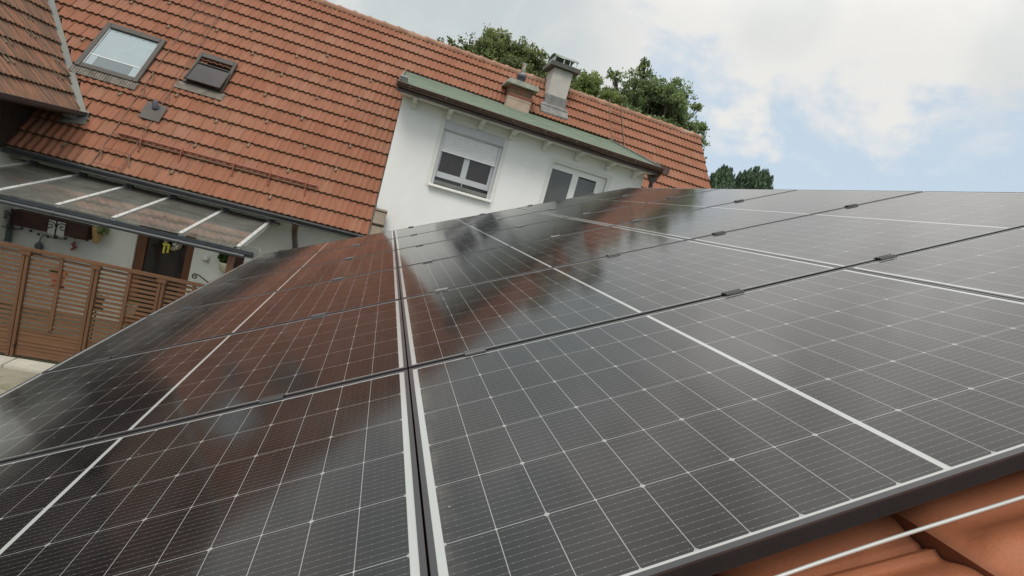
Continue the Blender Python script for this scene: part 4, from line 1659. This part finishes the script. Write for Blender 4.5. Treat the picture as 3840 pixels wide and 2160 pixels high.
def make_panel():
    root = bpy.data.objects.new('solar_panel', None)
    root.empty_display_size = 0.1
    COL.objects.link(root)
    mb = MB()
    lip, hgt, wall = 0.0115, 0.035, 0.0016
    top = 0.0
    # four hollow bars: visible top lip, outer wall with grooves
    for (x0, x1, y0, y1) in ((0, PL, 0, lip), (0, PL, PW - lip, PW), (0, lip, lip, PW - lip), (PL - lip, PL, lip, PW - lip)):
        mb.box(x0, x1, y0, y1, -0.0045, top)
    lipo = mb
    mb = MB()
    for (x0, x1, y0, y1) in ((0.0004, PL - 0.0004, 0.0004, 0.0034), (0.0004, PL - 0.0004, PW - 0.0034, PW - 0.0004), (0.0004, 0.0034, 0.0035, PW - 0.0035), (PL - 0.0034, PL - 0.0004, 0.0035, PW - 0.0035)):
        mb.box(x0, x1, y0, y1, -hgt, -0.0046)
    for k in range(4):
        z = -0.011 - k * 0.006
        mb.box(0.01, PL - 0.01, -0.0006, 0.0004, z - 0.0012, z)
    for (x0, x1, y0, y1) in ((0.0035, PL - 0.0035, 0.0035, 0.03), (0.0035, PL - 0.0035, PW - 0.03, PW - 0.0035)):
        mb.box(x0, x1, y0, y1, -hgt, -hgt + 0.0015)
    mb.build('frame_wall', M['frame_side'], root, local=True)
    lipo.build('frame_lip', M['frame_black'], root, local=True)
    mb = MB()
    mb.box(lip - 0.004, PL - lip + 0.004, lip - 0.004, PW - lip + 0.004, -0.0042, -0.0014)
    mb.build('cell_glass', M['solar'], root, local=True)
    return root


def make_clamp(end=False):
    mb = MB()
    L = 0.036
    # hat section: two feet on the frame lips, sloped sides, grooved crown
    if not end:
        prof = [(-0.021, 0.0), (-0.021, 0.003), (-0.013, 0.0035), (-0.010, 0.0085), (-0.007, 0.0085), (-0.0055, 0.006), (0.0055, 0.006), (0.007, 0.0085), (0.010, 0.0085), (0.013, 0.0035), (0.021, 0.003), (0.021, 0.0)]
    else:
        prof = [(-0.014, 0.0), (-0.014, 0.003), (-0.004, 0.0035), (0.0, 0.0085), (0.018, 0.0085), (0.018, -0.033), (0.001, -0.033), (0.001, 0.0)]
    mb.prism(prof, 'x', -L, L)
    return mb


proto = make_panel()
row_words = ['first', 'second', 'third', 'fourth', 'fifth', 'sixth']
col_words = ['at the eave', 'in the middle', 'at the ridge']
rot = ARR.to_euler()
first = True
for r in range(6):
    for c in range(3):
        o = proto if first else copy_tree(proto)
        first = False
        a = (c - 1) * PA + 0.0025
        b = -(r * PB + 0.010) - PW
        o.location = ap(a, b, random.uniform(-0.0006, 0.0006))
        o.rotation_euler = rot
        if r == 0:
            rl = "row nearest the house wall"
        elif r == 5:
            rl = "front row beside the aluminium wire"
        else:
            rl = "%s row from the house wall" % row_words[r]
        tag(o, "framed solar panel in %s, the one %s" % (rl, col_words[c]), 'solar panel', 'solar panels mounted on the garage roof')

mid = make_clamp().build('panel_clamp', M['clamp'])
endc = make_clamp(True).build('panel_clamp', M['clamp'])
cl_a = [-0.845, -0.25, 0.130, 0.715, 1.115, 1.665]
cw = ['outermost on the eave side', 'second from the eave', 'third from the eave', 'third from the ridge', 'second from the ridge', 'outermost on the ridge side']
fm = fe = True
for r in range(6):
    for k, ca in enumerate(cl_a):
        if r == 0:
            o = endc if fe else endc.copy()
            if not fe:
                COL.objects.link(o)
            fe = False
            lab = "black end clamp on panel edge facing the house, %s" % cw[k]
        else:
            o = mid if fm else mid.copy()
            if not fm:
                COL.objects.link(o)
            fm = False
            lab = "black clamp on %s panel joint from the house wall, %s" % (row_words[r - 1], cw[k])
        o.location = ap(ca * PA + random.uniform(-0.006, 0.006), -(r * PB + (0.010 if r == 0 else 0.0)), 0.001)
        o.rotation_euler = rot
        tag(o, lab, 'clamp', 'black clamps holding the solar panels')


# ------------------------------------------------------------------ trees
def tree(name, label, base, height, clumps, leafm, nleaf, lsize, seed, trunk_r=0.18, limbs=6, grp='trees behind the house', gap=0.0):
    rnd = random.Random(seed)
    base = Vector(base)
    t = thing(name, label, 'tree', base, grp)
    mb = MB()
    top = base + Vector((0, 0, height * 0.62))
    mb.tube([base, base + Vector((0.05, 0, height * 0.3)), top], [trunk_r, trunk_r * 0.8, trunk_r * 0.45], 9)
    for c in clumps:
        cc = Vector(c[0])
        st = base + Vector((0, 0, height * rnd.uniform(0.35, 0.6)))
        midp = (st + cc) / 2 + Vector((rnd.uniform(-.3, .3), rnd.uniform(-.3, .3), rnd.uniform(-0.1, .4)))
        mb.tube([st, midp, cc], [trunk_r * 0.38, trunk_r * 0.22, 0.02], 6)
        for _ in range(5):
            d = Vector((rnd.gauss(0, 1), rnd.gauss(0, 1), rnd.gauss(0.2, 1))).normalized() * c[1] * 0.9
            mb.tube([cc * 0.7 + midp * 0.3, cc + d * 0.5, cc + d], [0.03, 0.018, 0.006], 4)
    mb.build('trunk', M['bark'], t)
    mb = MB()
    tot = sum(c[1] ** 2 for c in clumps)
    for c in clumps:
        cc, rad = Vector(c[0]), c[1]
        n = int(nleaf * rad * rad / tot)
        # each clump is made of sprays: short twigs carrying leaves
        nspray = max(12, n // 26)
        for _ in range(nspray):
            d = Vector((rnd.gauss(0, 1), rnd.gauss(0, 1), rnd.gauss(0.15, 0.9))).normalized()
            rr = rad * (rnd.random() ** 0.33) * rnd.uniform(0.75, 1.12)
            p = cc + Vector((d.x * rr, d.y * rr, d.z * rr * 0.88))
            tint0 = rnd.random() * 0.75 + 0.12 * d.z
            sz = rad * rnd.uniform(0.10, 0.20) + 0.08
            for _ in range(26):
                q = p + Vector((rnd.gauss(0, 1), rnd.gauss(0, 1), rnd.gauss(0, 0.8))) * sz * 0.55
                leaf(mb, q, lsize * rnd.uniform(0.6, 1.35), rnd, max(0.0, min(1.0, tint0 + rnd.uniform(-0.2, 0.25))))
    mb.build('crown', leafm, t)
    return t


def clumps_in(seed, c, rx, ry, rz, n, r0, r1):
    rnd = random.Random(seed)
    out = []
    for _ in range(n):
        d = Vector((rnd.gauss(0, 1), rnd.gauss(0, 1), rnd.gauss(0.1, 1))).normalized()
        q = rnd.uniform(0.45, 1.0)
        rad = rnd.uniform(r0, r1)
        out.append(((c[0] + d.x * (rx - rad * 0.8) * q, c[1] + d.y * (ry - rad * 0.8) * q, c[2] + d.z * (rz - rad * 0.8) * q), rad))
    return out


tree('broadleaf_tree', "dark dense broadleaf tree rising behind the ridge left of the chimneys", (3.4, 18, GZ), 12,
     clumps_in(1, (3.5, 18, 6.2), 4.3, 2.6, 2.4, 90, 0.5, 0.85) + [((3.3, 18, 6.0), 1.5), ((3.6, 17.6, 6.6), 1.2)], M['leaf_dark'], 75000, 0.13, 21)
tree('broadleaf_tree', "small treetop just peeking over the ridge left of the dark tree", (0.95, 18.5, GZ), 10,
     [((0.95, 18.5, 6.7), 0.5), ((0.75, 18.5, 6.4), 0.4), ((1.3, 18.4, 6.45), 0.5), ((1.0, 18.5, 6.0), 0.8)], M['leaf_mid'], 3500, 0.15, 22, 0.1)
tree('broadleaf_tree', "light yellow green loose tree behind the grey chimney", (7.3, 16.5, GZ), 10.5,
     clumps_in(3, (7.3, 16.5, 6.45), 1.75, 1.5, 1.45, 28, 0.38, 0.62) + [((7.4, 16.5, 7.55), 0.35), ((6.5, 16.5, 6.7), 0.42), ((8.3, 16.5, 6.9), 0.5), ((7.0, 16.5, 5.6), 0.8), ((8.2, 16.5, 5.8), 0.7)], M['leaf_light'], 26000, 0.11, 23, 0.13)
tree('broadleaf_tree', "large mid green tree with visible branches above the right end of the roof", (10.9, 17, GZ), 12,
     clumps_in(4, (10.5, 17, 7.0), 2.7, 2.2, 2.05, 46, 0.45, 0.78) + [((9.75, 17, 8.75), 0.42), ((9.6, 17, 9.1), 0.22), ((8.35, 17, 8.1), 0.35), ((12.2, 17, 8.3), 0.4), ((12.8, 17, 8.0), 0.3), ((11.3, 17, 8.6), 0.45),
      ((12.4, 17, 7.2), 0.7), ((13.0, 17, 6.9), 0.62), ((13.45, 17, 6.35), 0.55), ((13.2, 17, 5.7), 0.55), ((13.75, 17, 5.75), 0.32), ((12.4, 17, 6.2), 0.8), ((13.4, 17, 7.3), 0.25), ((13.55, 17, 5.0), 0.35)], M['leaf_mid'], 42000, 0.12, 24, 0.2)


def thuja(label, base, height, rad, seed):
    rnd = random.Random(seed)
    base = Vector(base)
    t = thing('thuja_tree', label, 'tree', base, 'dark columnar thujas beyond the panels')
    mb = MB()
    mb.tube([base, base + Vector((0, 0, height * 0.8))], [0.14, 0.04], 8)
    mb.build('trunk', M['bark'], t)
    mb = MB()
    for k in range(190):
        a = rnd.uniform(0, 6.283)
        q = rnd.random() ** 0.5
        x, y = math.cos(a) * rad * q * 0.8, math.sin(a) * rad * q * 0.8
        tip = height * (1.0 - 0.055 * q * q) * rnd.uniform(0.93, 1.0)
        r = rnd.uniform(0.14, 0.24)
        tint0 = rnd.uniform(0.1, 0.8)
        n = 150
        for i in range(n):
            z = (1.0 - 0.6 * rnd.random() ** 1.4) * tip
            taper = min(1.0, (tip - z) / 0.55) * 0.85 + 0.15
            d = rnd.uniform(0, 6.283)
            p = base + Vector((x * (0.9 + 0.1 * z / tip) + math.cos(d) * r * taper, y + math.sin(d) * r * taper, z))
            # upright scale sprays
            s = rnd.uniform(0.10, 0.20)
            up = Vector((rnd.gauss(0, 0.25), rnd.gauss(0, 0.25), 1)).normalized()
            sd_ = Vector((math.cos(d + 1.57), math.sin(d + 1.57), rnd.gauss(0, 0.3))).normalized()
            j = len(mb.v)
            mb.v += [p - up * s * 0.5, p + sd_ * s * 0.2, p + up * s * 0.6, p - sd_ * s * 0.2]
            mb.f.append([j, j + 1, j + 2, j + 3])
            tt = max(0, min(1, tint0 + rnd.uniform(-0.25, 0.25)))
            mb.uv.append([(tt, 0)] * 4)
            mb.sm.append(False)
    mb.build('crown', M['leaf_thuja'], t)


thuja("narrow dark green thuja just right of the house gable", (13.45, 14, GZ), 8.55, 0.62, 31)
thuja("broad dark green thuja standing right of the narrow one", (15.05, 14, GZ), 8.95, 1.0, 32)
tree('broadleaf_tree', "small treetop peeking out between the house gable and the narrow thuja", (13.1, 16.5, GZ), 7, [((13.45, 16.5, 4.55), 0.35), ((13.4, 16.5, 4.1), 0.4)], M['leaf_mid'], 1200, 0.13, 26, 0.08)
